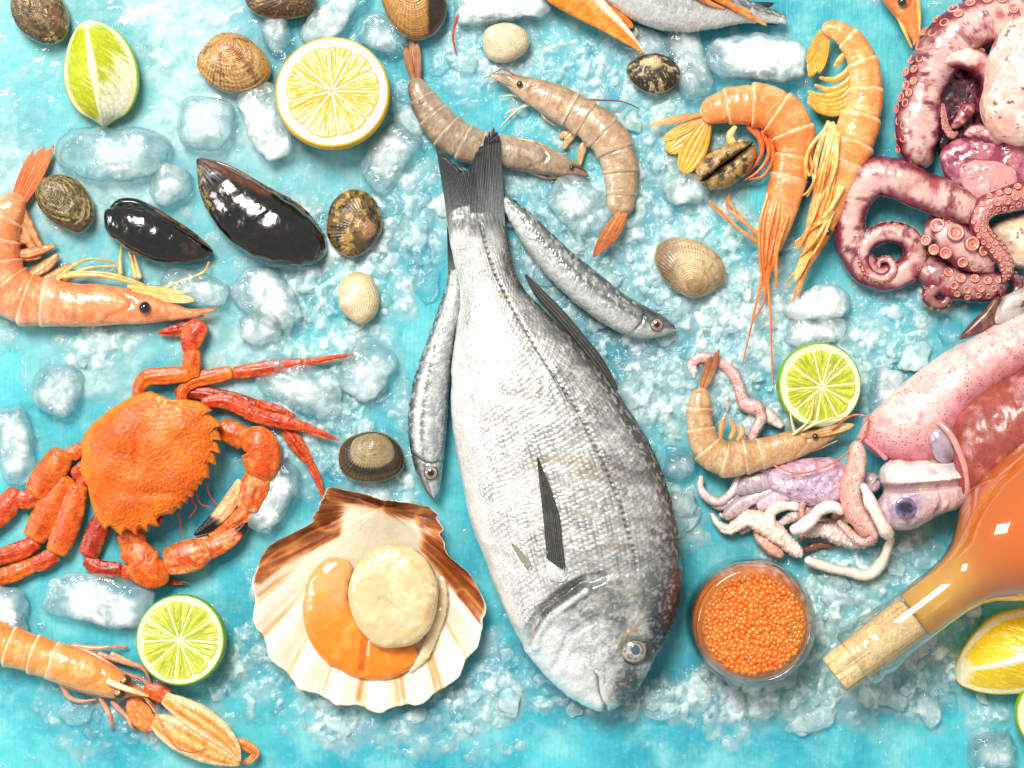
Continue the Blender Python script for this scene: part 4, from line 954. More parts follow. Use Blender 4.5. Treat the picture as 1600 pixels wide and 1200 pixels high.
# E: orange prawn standing on its head to the right of D
T = Thing('prawn', 'orange prawn with a curled-in yellow tail and long feelers, left of the octopus', 'prawn', (1310, 220), z0=40, group='shell-on prawns')
fins(T, [((1288, 52), (1266, 118), 26), ((1294, 50), (1282, 112), 18), ((1284, 46), (1262, 96), 14)], 34, 'f0a23a', 'f2ac2e')
prawn_body(T, [(1284, 42, 10), (1308, 48, 16), (1332, 68, 21), (1348, 98, 25), (1353, 136, 27), (1347, 176, 31), (1334, 216, 35), (1318, 256, 35), (1302, 298, 30), (1286, 340, 25), (1270, 384, 16), (1256, 420, 8), (1246, 462, 2)], .54, 1, ('f0a058', 'f8c688', 'e6802e', 'fbe3c2'), 42, seed=5)
paddles(T, [[(1334, 92), (1322, 114), (1302, 124), (1280, 121)], [(1336, 122), (1318, 142), (1288, 150), (1262, 142)], [(1334, 146), (1312, 162), (1286, 164), (1262, 150)], [(1328, 166), (1308, 176), (1282, 172), (1262, 158)], [(1322, 80), (1312, 94), (1304, 104)], [(1338, 106), (1322, 130), (1298, 140), (1272, 132)], [(1334, 134), (1314, 154), (1288, 158), (1264, 146)], [(1330, 156), (1310, 170), (1284, 168), (1262, 154)]], 'ef9a34', 'f4b452', 36, 5.5)
limbs(T, 'leg', [[(1296, 192, 62), (1284, 240, 70), (1270, 288, 66), (1258, 310, 60)], [(1302, 196, 64), (1290, 246, 72), (1280, 300, 68), (1276, 320, 60)], [(1290, 196, 60), (1274, 236, 66), (1262, 276, 62), (1256, 246, 56)], [(1308, 206, 66), (1302, 256, 74), (1296, 306, 66), (1280, 360, 56)], [(1298, 330, 60), (1272, 380, 60), (1256, 400, 54)], [(1282, 300, 64), (1262, 350, 60), (1248, 392, 50)], [(1310, 290, 66), (1290, 340, 66), (1256, 366, 56), (1240, 384, 50)]], 'f4c878', 'ee9e48', 50, 3.5, extra=2)
limbs(T, 'antenna', [[(1254, 420, 40), (1246, 446), (1236, 490)], [(1266, 400, 40), (1256, 440), (1240, 470), (1232, 500)], [(1248, 420), (1232, 440), (1228, 452)]], 'f0a040', 'e88a34', 30, 2.4, taper=.3)
fins(T, [((1270, 372), (1240, 440), 16)], 56, 'f2b45e', 'f6cc8a'); beady(T, (1292, 364), 58, 6)

# F: grey prawn on the squid arms
T = Thing('prawn', 'bent grey prawn with its head lying across the right lime half', 'prawn', (1180, 690), z0=40, group='shell-on prawns')
fins(T, [((1098, 612), (1124, 548), 15), ((1094, 610), (1112, 556), 12)], 34, 'b5763c', '8e4a22')
prawn_body(T, [(1098, 606, 12), (1093, 632, 19), (1094, 664, 21), (1104, 698, 26), (1130, 716, 29), (1166, 714, 27), (1200, 706, 24), (1234, 697, 23), (1270, 686, 17), (1300, 677, 9), (1330, 667, 1.5)], .56, 1, ('c69c6c', 'dcbe98', 'a8743e', 'e6cfac'), 42, seed=6)
paddles(T, [[(1126, 686), (1128, 664), (1134, 648)], [(1140, 688), (1148, 670), (1140, 654)], [(1152, 690), (1160, 676), (1158, 662)]], 'e0a868', 'd08a48', 38, 5)
limbs(T, 'leg', [[(1236, 680, 56), (1262, 655, 64), (1270, 618, 58)], [(1240, 676, 56), (1234, 655, 62), (1232, 636, 58)], [(1250, 672, 56), (1290, 655, 62), (1330, 650, 58)], [(1230, 712, 40), (1270, 704, 42), (1310, 688, 38)], [(1200, 722, 44), (1240, 712, 44), (1290, 694, 40)]], 'e8cfa2', 'dcb680', 54, 2.6)
limbs(T, 'antenna', [[(1296, 672, 58), (1336, 648, 66), (1352, 652, 70), (1348, 676, 72), (1320, 706, 76), (1280, 730, 78), (1240, 738, 76), (1204, 726, 70)]], 'b55a34', 'c87040', 60, 1.8, taper=.7)
fins(T, [((1256, 682), (1332, 664), 16)], 56, 'c08a54', 'e0c49a'); beady(T, (1272, 682), 56, 5)

# G: cropped prawn head at the top
T = Thing('prawn', 'orange prawn head poking in at the top edge beside the octopus', 'prawn', (1412, 20), z0=34, group='shell-on prawns')
prawn_body(T, [(1380, -150, 26), (1384, -110, 30), (1390, -70, 32), (1396, -40, 32), (1404, -10, 28), (1415, 18, 19), (1426, 46, 10), (1438, 80, 1.5)], .4, -1, ORNG, 34, seed=7)
limbs(T, 'leg', [[(1432, -10), (1436, 30), (1434, 74)], [(1424, 0), (1430, 40), (1428, 72)], [(1402, 20), (1412, 46), (1425, 76)]], 'f4c070', 'ea9a44', 36, 5); beady(T, (1406, 6), 56, 7)

# ================================================================== langoustine
T = Thing('langoustine', 'peach langoustine with long claws in the bottom left corner', 'langoustine', (180, 1070), z0=32)
prawn_body(T, [(-60, 982, 35), (-30, 992, 35), (0, 1004, 33), (32, 1015, 32), (66, 1026, 31), (84, 1032, 31), (118, 1044, 31), (158, 1060, 27), (190, 1072, 20), (212, 1080, 9), (234, 1087, 1.5)], .49, 1, ('ee9c50', 'f6bf84', 'e67e28', 'fbe6cc'), 34, .8, nseg=4, seed=8)
g = tube([(170, 1060, 60, 5), (200, 1072, 61, 5), (216, 1078, 58, 4), (236, 1087, 48, 1)], 40, 12).col('f6dcb0'); T.part('rostrum', g, M_prawn)
for c in [(199, 1061), (190, 1081)]:
    g = ball((c[0], c[1], 52), 9.5, 24, 30).col('2a1710'); d = np.hypot(g.V[:, 0] - c[0] + 3, g.V[:, 1] - c[1] + 3); g.mix(1 - ss(4, 6, d), 'c9803e'); T.part('eye', g, M_eyewet)
def bigclaw(rows, z, seed, fade=None):
    g = seg(rows, 'ee8e34', 'f6b066', 'e67a20', 70, 34, .7, z, seed, ridge=2.5); v = g.P[:, 1]
    g.mix(.75 * ss(.45, .8, np.abs(v) + .1 * fbm(g.V / 10, seed, 3)), 'fae2b8'); g.mix(.6 * np.exp(-(v / .16) ** 2) * ss(.1, .3, g.P[:, 0]), 'f9d898'); return g
c1 = T.part('claw', seg([(206, 1090, 10), (216, 1112, 17), (232, 1128, 16), (244, 1130, 12)], 'ea7428', 'f4a868', 'd85a18', z=30, seed=51), M_claw)
T.part('palm', bigclaw([(238, 1124, 11), (262, 1137, 21), (300, 1158, 24), (336, 1177, 18), (362, 1189, 9), (375, 1195, 2)], 32, 52), M_claw, c1)
c1 = T.part('claw', seg([(224, 1074, 8), (244, 1082, 13), (264, 1092, 12)], 'd8521c', 'ec8848', 'b83e12', z=26, seed=53), M_claw)
T.part('palm', bigclaw([(256, 1088, 9), (282, 1103, 16), (320, 1126, 20), (350, 1149, 16), (368, 1170, 9), (376, 1190, 2)], 42, 54), M_claw, c1)
T.part('finger', seg([(366, 1158, 6), (384, 1166, 8), (398, 1178, 6), (388, 1190, 4), (374, 1192, 2)], 'ea7c30', 'f4b070', 'd86420', z=22, seed=55), M_claw, c1)
limbs(T, 'leg', [[(108, 1010), (148, 1014), (170, 1012), (197, 1013, 10)], [(112, 1012), (150, 1026, 26), (192, 1052, 30), (226, 1068), (234, 1086)], [(170, 1022), (200, 1036), (222, 1046), (234, 1074, 14)], [(150, 1022), (190, 1036), (208, 1042)], [(92, 1066), (108, 1092), (124, 1097), (150, 1094)], [(100, 1072), (140, 1084), (178, 1090)], [(154, 1090), (164, 1108), (172, 1128), (170, 1143, 8)], [(172, 1096), (200, 1124), (232, 1150, 8)], [(198, 1118), (204, 1136), (210, 1146, 8)]], 'eaa684', 'dd8a62', 20, 4.6, taper=.45)
limbs(T, 'antenna', [[(222, 1084, 40), (246, 1112, 50), (262, 1140, 62), (282, 1164, 64), (304, 1172, 58), (326, 1166, 50)], [(214, 1080, 44), (240, 1100, 44), (242, 1106, 40)]], 'd8743c', 'c86030', 50, 1.4, taper=.7)

# claw and feeler reaching in from the top edge
T = Thing('langoustine_claws', 'orange and cream langoustine claws reaching in from the top edge', 'claws', (930, 20), z0=40)
g = seg([(840, -60, 26), (872, -24, 30), (910, 4, 26), (950, 34, 17), (984, 62, 9), (1007, 83, 1.5)], 'f08a2a', 'f6a850', 'e87018', 90, 36, .7, 40, 61, ridge=2.5)
g.mix(.9 * ss(.25, .6, -g.P[:, 1] + .06 * fbm(g.V / 10, 3, 3)), 'fbe8d0'); T.part('claw', g, M_claw)
T.part('finger', seg([(940, 0, 12), (962, 22, 9), (984, 38, 6), (990, 42, 2)], 'ee8426', 'f4a450', 'e06818', 50, 24, .7, 30, 62), M_claw)
T.part('finger', seg([(962, 50, 5), (984, 52, 5), (995, 48, 3), (994, 40, 1.5)], 'e8d8c0', 'f2e6d4', 'd8a878', 40, 18, .7, 18, 63), M_claw)
T = Thing('shrimp', 'thin orange shrimp legs lying across the tail of the cropped top fish', 'shrimp', (1130, 10), z0=50)
limbs(T, 'leg', [[(1060, -40, 70), (1092, -2, 70), (1112, 8, 62), (1134, 14, 52)], [(1080, -40, 70), (1110, -6, 68), (1150, 12, 54), (1176, 20, 46)], [(1100, -30, 68), (1140, 8, 56), (1170, 24, 46), (1200, 38, 36)]], 'e8762a', 'f0a058', 60, 7, taper=.3)
g = tube([(740, -20, 34, 1.6), (730, 6, 32, 2.4), (715, 28, 30, 2.4), (708, 52, 26, 2), (713, 86, 20, 1)], 60, 8).col('c8403c'); solo('feeler', 'thin curved red feeler hanging in from the top edge over the ice', 'feeler', g, M_limb, z0=28)
# ================================================================== clams
M_clam = mat('clam_shell', rough=.3, spec=.5, coat=.45, coatr=.14, bumps=(('n', 6, .4), ('n', 2.2, .25)), var=(('n', 10, .12), ('n', 2.6, .14)), rvar=.1)
M_mussel = mat('mussel_shell', rough=.16, spec=.6, coat=.9, coatr=.05, bumps=(('n', 30, 1.4), ('n', 5, .3)), var=(('n', 8, .3),), rvar=.08)

def clam(label, outline, umbo, h, pattern, seed=0, z0=4, conc=34, rad=70, ribs=1., gap=0):
    o = np.array(outline, float); c = o.mean(0)
    T = Thing('clam', label, 'clam', c, z0=z0 + 14, group='closed clams on the ice')
    u = np.array(umbo, float); u = u + (c - u) * .16
    so = spline(o, 240, closed=True); ang = np.arctan2(so[:, 1] - u[1], so[:, 0] - u[0]); R = np.hypot(so[:, 0] - u[0], so[:, 1] - u[1]); k = np.argsort(ang)
    ang, R = ang[k], R[k]
    for side in (1, 0):
        g = dome(o if side else c + (o - c) * .985, h=h if side else 4, hb=3 if side else 15, z0=z0 + (15 if side else 0), p=2.1, nr=64 if side else 20, na=220)
        V = g.V; d = V[:, :2] - u; th = np.arctan2(d[:, 1], d[:, 0]); r = np.hypot(d[:, 0], d[:, 1])
        t = r / np.interp(th, ang, R, period=2 * PI); q = V[:, :2]
        g.tt, g.th, g.n1, g.n2 = t, th, fbm(q / 11 + seed, 601 + seed, 4), fbm(np.stack([th * 7, t * 5], 1), 611 + seed, 4)
        g.n3 = fbm(np.stack([th * 2, t * 26], 1), 621 + seed, 3); g.u = u
        pattern(g)
        g.mix(.35 * ss(.25, .9, np.cos(t * conc * 2 * PI * (.55 + .45 * t))) * ss(.15, .4, t), '4a3a26'); g.mix(.5 * ss(.965, 1., g.P[:, 0]) , 'd8c49c')
        top = (g.P[:, 2] > 0) * (1 - ss(.93, 1, g.P[:, 0]) * .6)
        bul = np.exp(-(r / (R.max() * .26)) ** 2)
        V[:, 2] += top * side * 7 * bul
        g.push(top * ribs * (1. if ribs >= 1 else .3) * (.55 * np.cos(t * conc * 2 * PI * (.55 + .45 * t)) * ss(.1, .35, t) + .35 * np.cos(th * rad) * ss(.2, .6, t) + .8 * g.n3))
        T.part('shell_valve', g, M_clam)
    return T
def ell(cx, cy, w_, h_, a_, bump=0., n=14):
    f = np.linspace(0, 2 * PI, n, endpoint=False); a_ = math.radians(a_)
    x = np.cos(f) * w_ / 2; y = np.sin(f) * h_ / 2 * (1 + bump * np.cos(f))
    return np.stack([cx + x * math.cos(a_) - y * math.sin(a_), cy + x * math.sin(a_) + y * math.cos(a_)], 1)
def pat(base, *layers):
    def f(g):
        g.col(base)
        for kind, a, b, amt, col in layers:
            src = {'n1': g.n1, 'n2': g.n2, 'n3': g.n3, 't': g.tt, 'zig': g.n2 + .35 * np.cos(g.tt * 40 + 6 * np.abs(np.mod(g.th * 3, 1) - .5)),
                   'ray': np.cos(g.th * 7 + 2 * g.n1) + .5 * g.n2, 'spk': fbm(g.V / 3.4, 9, 2) + .5 * g.n1, 'x': (g.V[:, 0] - g.u[0]) / 60, 'y': (g.V[:, 1] - g.u[1]) / 60}[kind]
            g.mix(amt * ss(a, b, src), col)
    return f
clam('dark speckled brown clam in the top left corner', [(18, 8), (24, -14), (50, -26), (82, -20), (102, 8), (109, 38), (101, 62), (80, 71), (55, 64), (30, 44)], (34, -6), 34,
     pat('6e5a40', ('n2', -.1, .35, .8, 'b09468'), ('spk', -.1, .4, .85, '231b14'), ('y', .3, 1., .5, '2e2820'), ('spk', .35, .6, .9, 'd8c48e'), ('n3', .1, .4, .5, 'a06a4a')), 1)
clam('dark mottled brown clam cropped by the top edge above the ribbed tan clam', [(384, 4), (392, -22), (430, -36), (474, -26), (494, -4), (490, 18), (462, 29), (425, 30), (396, 20)], (482, -6), 34,
     pat('5e4a38', ('spk', -.1, .4, .85, '2a211a'), ('n2', .0, .4, .7, 'a58660'), ('spk', .3, .6, .7, 'cdb48c'), ('n3', .0, .35, .5, '7a3a22')), 2)
clam('ribbed tan clam with rust stripes beside the lemon half', [(308, 100), (318, 76), (346, 53), (372, 54), (402, 72), (420, 96), (424, 114), (410, 134), (384, 146), (350, 143), (322, 126)], (352, 58), 34,
     pat('c79b5e', ('n2', .0, .5, .6, 'dcb47a'), ('ray', .55, 1.0, .75, '7a4220'), ('t', .42, .2, .75, 'b4764a'), ('spk', .2, .6, .5, '6e4526'), ('n3', .1, .4, .4, 'e4c58e')), 3, conc=30, ribs=1.5)
clam('large honey-brown clam with a black stripe at the top edge', [(596, -8), (610, -36), (650, -44), (686, -24), (698, 6), (694, 34), (676, 56), (650, 64), (624, 52), (604, 24)], (640, -42), 36,
     pat('b98444', ('n3', -.1, .3, .6, 'd2a25e'), ('n3', .15, .4, .6, '8a5424'), ('x', .42, .52, .97, '26211c'), ('t', .9, .97, .6, '6e4c28')), 4, conc=24)
clam('small smooth cream-white clam near the top centre', [(754, 72), (758, 48), (776, 38), (804, 38), (824, 52), (827, 70), (812, 90), (786, 99), (764, 92)], (762, 52), 24,
     pat('e6d6b2', ('n3', .0, .4, .6, 'f2e8cf'), ('t', .8, 1, .5, 'd0b886'), ('n3', .25, .4, .4, 'c4a878')), 5, conc=14, rad=40, ribs=.6)
clam('small black and cream clam on the ice above the orange prawn', [(978, 108), (988, 96), (1014, 85), (1040, 88), (1058, 102), (1062, 122), (1044, 142), (1020, 147), (994, 136), (982, 122)], (1018, 87), 28,
     pat('3a362c', ('zig', .1, .5, .3, '595244'), ('n2', .12, .3, .95, 'd9c493'), ('t', .42, .3, .8, 'd9c493'), ('n1', .1, .3, .8, '2c2924'), ('spk', .35, .6, .6, 'cbb888')), 6)
clam('beige clam with fine growth rings on the white ice', [(1022, 404), (1028, 382), (1050, 371), (1080, 374), (1110, 388), (1130, 412), (1132, 436), (1112, 456), (1084, 466), (1058, 456), (1036, 436)], (1086, 464), 36,
     pat('cdb083', ('t', .2, .5, .5, 'dcc69c'), ('n3', .0, .35, .45, 'a2804e'), ('x', -.4, -.8, .75, '5e4e3c'), ('x', -.3, -.55, .5, '9a8060'), ('t', .34, .2, .7, '8e6c4e'), ('n2', .3, .5, .4, '6a5238')), 7, conc=28, rad=90)
clam('olive speckled clam between the pink prawn tail and the small mussel', [(57, 300), (66, 282), (92, 273), (118, 280), (138, 300), (148, 326), (144, 350), (128, 364), (104, 358), (78, 342), (62, 322)], (66, 290), 32,
     pat('75643f', ('n3', -.05, .25, .8, '3c3321'), ('zig', .1, .5, .7, 'b09a66'), ('spk', .1, .5, .6, '241e15'), ('n3', .28, .42, .7, 'd2c08c')), 8, conc=30, rad=60, ribs=1.5)
clam('black and tan banded clam touching the blunt end of the large mussel', [(511, 348), (520, 316), (544, 297), (572, 300), (592, 324), (598, 356), (586, 380), (566, 398), (546, 402), (524, 390), (512, 368)], (592, 368), 34,
     pat('6b5634', ('n2', .0, .3, .9, '272119'), ('n1', .1, .35, .8, 'c49c54'), ('t', .4, .15, .8, 'b8855a'), ('zig', .3, .6, .6, '2a2319'), ('spk', .3, .6, .5, 'd6b878')), 9)
clam('smooth pale cream clam between the large mussel and the crab leg tip', [(529, 464), (534, 440), (552, 426), (574, 428), (588, 446), (593, 470), (586, 494), (568, 507), (546, 498), (530, 480)], (532, 478), 26,
     pat('e8d2a4', ('n3', .0, .4, .6, 'f2e4c4'), ('t', .75, 1, .55, 'd6b878'), ('n1', .2, .5, .3, 'd8b07c')), 10, conc=12, rad=40, ribs=.6)
clam('grey and black banded clam just above the scallop shell', [(529, 712), (536, 692), (560, 677), (590, 674), (614, 684), (630, 708), (630, 732), (612, 747), (584, 753), (552, 749), (534, 736)], (590, 676), 34,
     pat('8c7a58', ('t', .0, .55, .5, 'a89670'), ('n3', .1, .35, .4, 'c39a5c'), ('t', .62, .7, .9, '1d1913'), ('t', .82, .9, .85, '7e6844'), ('x', -.55, -.8, .7, '4a3c2a'), ('x', .35, .6, .7, '4a3c2a')), 11)
# the gaping clam: two valves with a dark slit
T = Thing('clam', 'gaping brown clam standing on edge under the orange prawn', 'clam', (1134, 254), z0=24)
for o, seed in (([(1086, 274), (1096, 250), (1124, 230), (1160, 220), (1176, 222), (1150, 244), (1122, 262), (1104, 280), (1090, 284)], 1), ([(1094, 288), (1112, 274), (1140, 254), (1164, 234), (1180, 226), (1182, 246), (1168, 270), (1140, 292), (1112, 297)], 2)):
    g = dome(o, h=34, hb=20, z0=2, p=2.2, nr=40, na=160); q = g.V[:, :2]; t_ = ((q[:, 0] - 1086) * .82 - (q[:, 1] - 290) * .57) / 110
    n1 = fbm(q / 9, 650 + seed, 4); n2 = fbm(np.stack([t_ * 14, (q[:, 0] * .57 + q[:, 1] * .82) / 8], 1), 655, 3)
    g.col('b08c54').mix(ss(.05, .35, n1) * .85, '2e2418'); g.mix(ss(.1, .4, n2) * .6, 'd6b880'); g.mix(ss(.2, .45, fbm(q / 3.5, 3, 2)) * .4, '4a3a26')
    g.mix(.6 * near(g.V, [(1100, 284), (1180, 224)], 7), '3c3024'); g.push((g.P[:, 2] > 0) * (.7 * n2 + .6 * np.cos(t_ * 160))); T.part('shell_valve', g, M_clam)
T.part('dark_slit', tube([(1092, 286, 24, 3), (1130, 262, 27, 4), (1178, 228, 22, 3)], 30, 10).col('16120e'), M_mussel)  # near-black strip filling the slit between the two valves

# ================================================================== mussels
def mussel(label, up, lo, z0, seam, seed, patches):
    rows_u = [(a[0], a[1], b[0], b[1], c_[0], c_[1]) for a, b, c_ in zip(up, lo, z0)]
    c = np.mean([r[:4] for r in rows_u], 0); T = Thing('mussel', label, 'mussel', ((c[0] + c[2]) / 2, (c[1] + c[3]) / 2), z0=20)
    g = loft(rows_u, 160, 110, e=.85); V = g.V; q = V[:, :2]; v = g.P[:, 1]; s = g.P[:, 0]
    n1 = fbm(q / 20, 670 + seed, 4); n2 = fbm(np.stack([s * 10, v * 20], 1), 672 + seed, 4)
    g.col('0c0b0c'); g.mix(.4 * ss(.1, .5, n1), '241a18'); g.mix(.25 * ss(.1, .4, n2), '2c2a30')
    for f in patches: f(g, n1, n2)
    g.push((g.P[:, 2] > 0) * (.9 * np.cos(np.abs(s - .1) * 46 + v * 2) * .4 + 1.2 * n1)); T.part('shell_valve', g, M_mussel)
    g2 = tube([(x, y, z, r) for x, y, z, r in seam], 60, 12, .8).col('7a4c30'); g2.mix(ss(-.1, .4, fbm(g2.V / 8, 4, 3)), '2c1a12'); T.part('seam', g2, M_mussel)
    return T
mussel('large glossy black mussel, tip up left, blunt end by the banded clam', [(307, 248), (318, 247), (340, 254), (372, 270), (408, 290), (446, 312), (478, 334), (500, 358), (509, 380), (511, 392)],
       [(307, 254), (308, 276), (316, 312), (334, 346), (362, 378), (398, 402), (440, 414), (478, 415), (502, 406), (509, 396)],
       [(20, 14), (30, 10), (42, 6), (54, 4), (62, 3), (66, 3), (64, 3), (54, 5), (38, 10), (26, 16)],
       [(309, 247, 20, 2), (345, 256, 22, 3), (410, 290, 24, 3), (480, 334, 24, 3), (508, 372, 22, 2)], 1,
       [lambda g, n1, n2: g.mix(.8 * spot(g.V, (330, 268), 20) * ss(-.3, .2, n2), '8a8a8e'), lambda g, n1, n2: g.mix(.8 * near(g.V, [(309, 262), (318, 300), (330, 326)], 11) * ss(-.1, .3, fbm(g.V / 3, 5, 2)), 'b49a5a'),
        lambda g, n1, n2: g.mix(.55 * near(g.V, [(320, 252), (420, 300)], 12), '7a4428'), lambda g, n1, n2: g.mix(.4 * spot(g.V, (350, 300), 26) * ss(0, .3, n1), '4c3830')])
T = mussel('small glossy black mussel, pointed tip to the right, below the squared ice', [(163, 350), (164, 336), (176, 324), (200, 319), (228, 324), (262, 342), (296, 364), (322, 382), (333, 391)],
       [(164, 356), (170, 366), (186, 380), (208, 395), (238, 408), (272, 413), (304, 410), (326, 402), (333, 395)],
       [(22, 14), (36, 8), (46, 4), (52, 3), (54, 3), (50, 3), (42, 6), (32, 10), (24, 16)], [(176, 322, 26, 2), (205, 316, 28, 3.5), (250, 334, 28, 3.5), (300, 364, 24, 3), (330, 388, 20, 1.5)], 2,
       [lambda g, n1, n2: g.mix(.5 * near(g.V, [(300, 390), (326, 394)], 14) * ss(-.2, .3, n1), '5a3c2c')])
g = loft([(172, 322, 176, 330, 26, 12), (182, 312, 190, 326, 32, 8), (210, 309, 214, 326, 34, 6), (240, 322, 238, 338, 32, 6), (275, 344, 270, 358, 28, 8), (310, 370, 304, 380, 22, 10), (331, 389, 330, 392, 16, 12)], 80, 50).col('0d0c0d'); T.part('shell_valve', g, M_mussel)

# ================================================================== citrus
M_rind_y = mat('lemon_peel', rough=.38, spec=.5, coat=.2, sss=.15, ssd=6, ssc=(1, .8, .2), bumps=(('v', 6, .9),), var=(('n', 20, .08), ('n', 4, .06)))
M_pulp = mat('citrus_pulp', rough=.22, spec=.5, coat=.5, coatr=.08, sss=.3, ssd=9, ssc=(1, .8, .25), bumps=(('n', 5, .55), ('n', 2.2, .3)), var=(('n', 7, .08), ('n', 2.6, .07)))

def citrus_half(name, label, cat, c, R, depth, tilt, cuts, core, pulp, pulp2, pith, rind, rind2, pw=.86, z0=8, dirn=(0, 0), core_c='f6f2dc', seeds=3, memb=2.2):
    """a cut half lying cut side up; tilt (x, y) in degrees tips the cut face"""
    T = Thing(name, label, cat, c, z0=z0 + depth)
    nr, na = 120, 480
    t = np.linspace(.002, 1, nr) ; f = np.linspace(0, 2 * PI, na, endpoint=False)
    r = t[:, None] * R + 0 * f; th = f[None] + 0 * r
    cx, cy = core
    x, y = r * np.cos(th), r * np.sin(th)
    dx, dy = x - cx, y - cy
    ph = np.arctan2(dy, dx)
    cut = np.radians(np.array(cuts))
    dd = np.min(np.abs((ph[..., None] - cut + PI) % (2 * PI) - PI), -1) * np.hypot(dx, dy)      # distance to the nearest membrane
    wob = 1 + .015 * np.cos(3 * th + 1) + .01 * np.cos(7 * th)
    inner = R * pw * wob - 4.5 * np.exp(-dd / 5.)
    streak = fbm(np.stack([ph * 16, np.hypot(dx, dy) / 24], -1), 701 + seeds, 4); fine = fbm(np.stack([ph * 44, np.hypot(dx, dy) / 11], -1), 705 + seeds, 3)
    pm = ss(0, 2.5, inner - r) * ss(memb * .5, memb * 1.5, dd + 0 * r) * ss(R * .045, R * .085, np.hypot(dx, dy) + R * .03 * fine)
    V = np.stack([x, y, 1.6 * pm + 1.3 * streak * pm - 1.5 * ss(R * .05, 0, np.hypot(dx, dy)) - 1.2 * ss(.97, 1, t)[:, None]], -1)
    g = Geo(V.reshape(-1, 3), gridq(nr, na, True)[:, ::-1], None, None, np.stack([t[:, None] + 0 * r, th, 0 * r], -1).reshape(-1, 3))
    g.col(pith); pmf = pm.ravel(); st = (streak + .6 * fine).ravel()
    g.mix(pmf, pulp); g.mix(pmf * ss(-.05, .4, st) * .9, pulp2); g.mix(pmf * ss(.15, .6, -st) * (.12 if cat == 'lemon' else .35), rind2); g.mix(pmf * ss(.3, .7, -st) * .45, rind if False else pulp); g.mix(pmf * .5 * ss(.75, 1., (r / np.maximum(inner, 1)).ravel()), pulp2)
    g.mix((1 - ss(R * .03, R * .06, np.hypot(dx, dy) + 1.6 * fine)).ravel(), core_c)
    g.mix(ss(.955, .985, t[:, None] + .01 * fine).ravel(), rind)
    # peel below
    n2 = 50; a = np.linspace(0, PI / 2, n2)
    pr = np.stack([R * (np.cos(a) ** .8) * (1 + .10 * np.sin(a * 2)), -depth * np.sin(a) - 1.2], 1); pr[-1, 0] = .3
    lp = lathe(pr, 160); lp.col(rind); lp.mix(.5 * ss(-.2, .4, fbm(lp.V / 16, 711, 3)), rind2); lp.V += 0
    lp.push(.5 * fbm(lp.V / 3.5, 712, 2))
    ax, ay = math.radians(tilt[0]), math.radians(tilt[1])
    def place(V):
        V = V.copy(); y_, z_ = V[:, 1].copy(), V[:, 2].copy()
        V[:, 1] = y_ * math.cos(ax) - z_ * math.sin(ax); V[:, 2] = y_ * math.sin(ax) + z_ * math.cos(ax)
        x_, z_ = V[:, 0].copy(), V[:, 2].copy()
        V[:, 0] = x_ * math.cos(ay) + z_ * math.sin(ay); V[:, 2] = -x_ * math.sin(ay) + z_ * math.cos(ay)
        return V + np.array([c[0], c[1], z0 + depth])
    g.V = place(g.V); lp.V = place(lp.V)
    T.part('peel', lp, M_rind_y); T.part('cut_face', g, M_pulp)
    return T
citrus_half('lemon_half', 'lemon half lying cut side up at the top left', 'lemon', (519, 143), 88, 54, (9, 0), [-98, -62, -28, 1, 38, 82, 128, 166, 203, 222], (0, -1), 'e2aa24', 'eabe48', 'e6dcba', 'eebc14', 'd89c08', pw=.845, memb=1.5, core_c='e8b84a', seeds=1)
citrus_half('lime_half', 'lime half lying cut side up between the crab and the langoustine', 'lime', (281, 1000), 70, 46, (5, -6), [-110, -70, -32, 2, 34, 66, 96, 136, 178, 212], (-1, 0), 'acb626', 'd0d456', 'e8eab8', '80aa1a', '528010', pw=.89, memb=1.5, seeds=2)
citrus_half('lime_half', 'lime half with the grey prawn head and fine feelers lying across it', 'lime', (1282, 602), 66, 46, (-1, 9), [-105, -76, -40, -6, 28, 62, 100, 140, 176, 214], (2, 2), 'b2ba2c', 'd6d85a', 'e8ecc0', '7ca618', '508010', pw=.87, memb=1.5, seeds=3)
citrus_half('lime_half', 'lime half mostly cut off by the right edge at the bottom corner', 'lime', (1646, 1116), 58, 40, (0, 4), [-100, -60, -20, 20, 60, 100, 140, 180, 220], (0, 0), 'acb626', 'd0d456', 'e8eab8', '80aa1a', '528010', pw=.86, seeds=4)

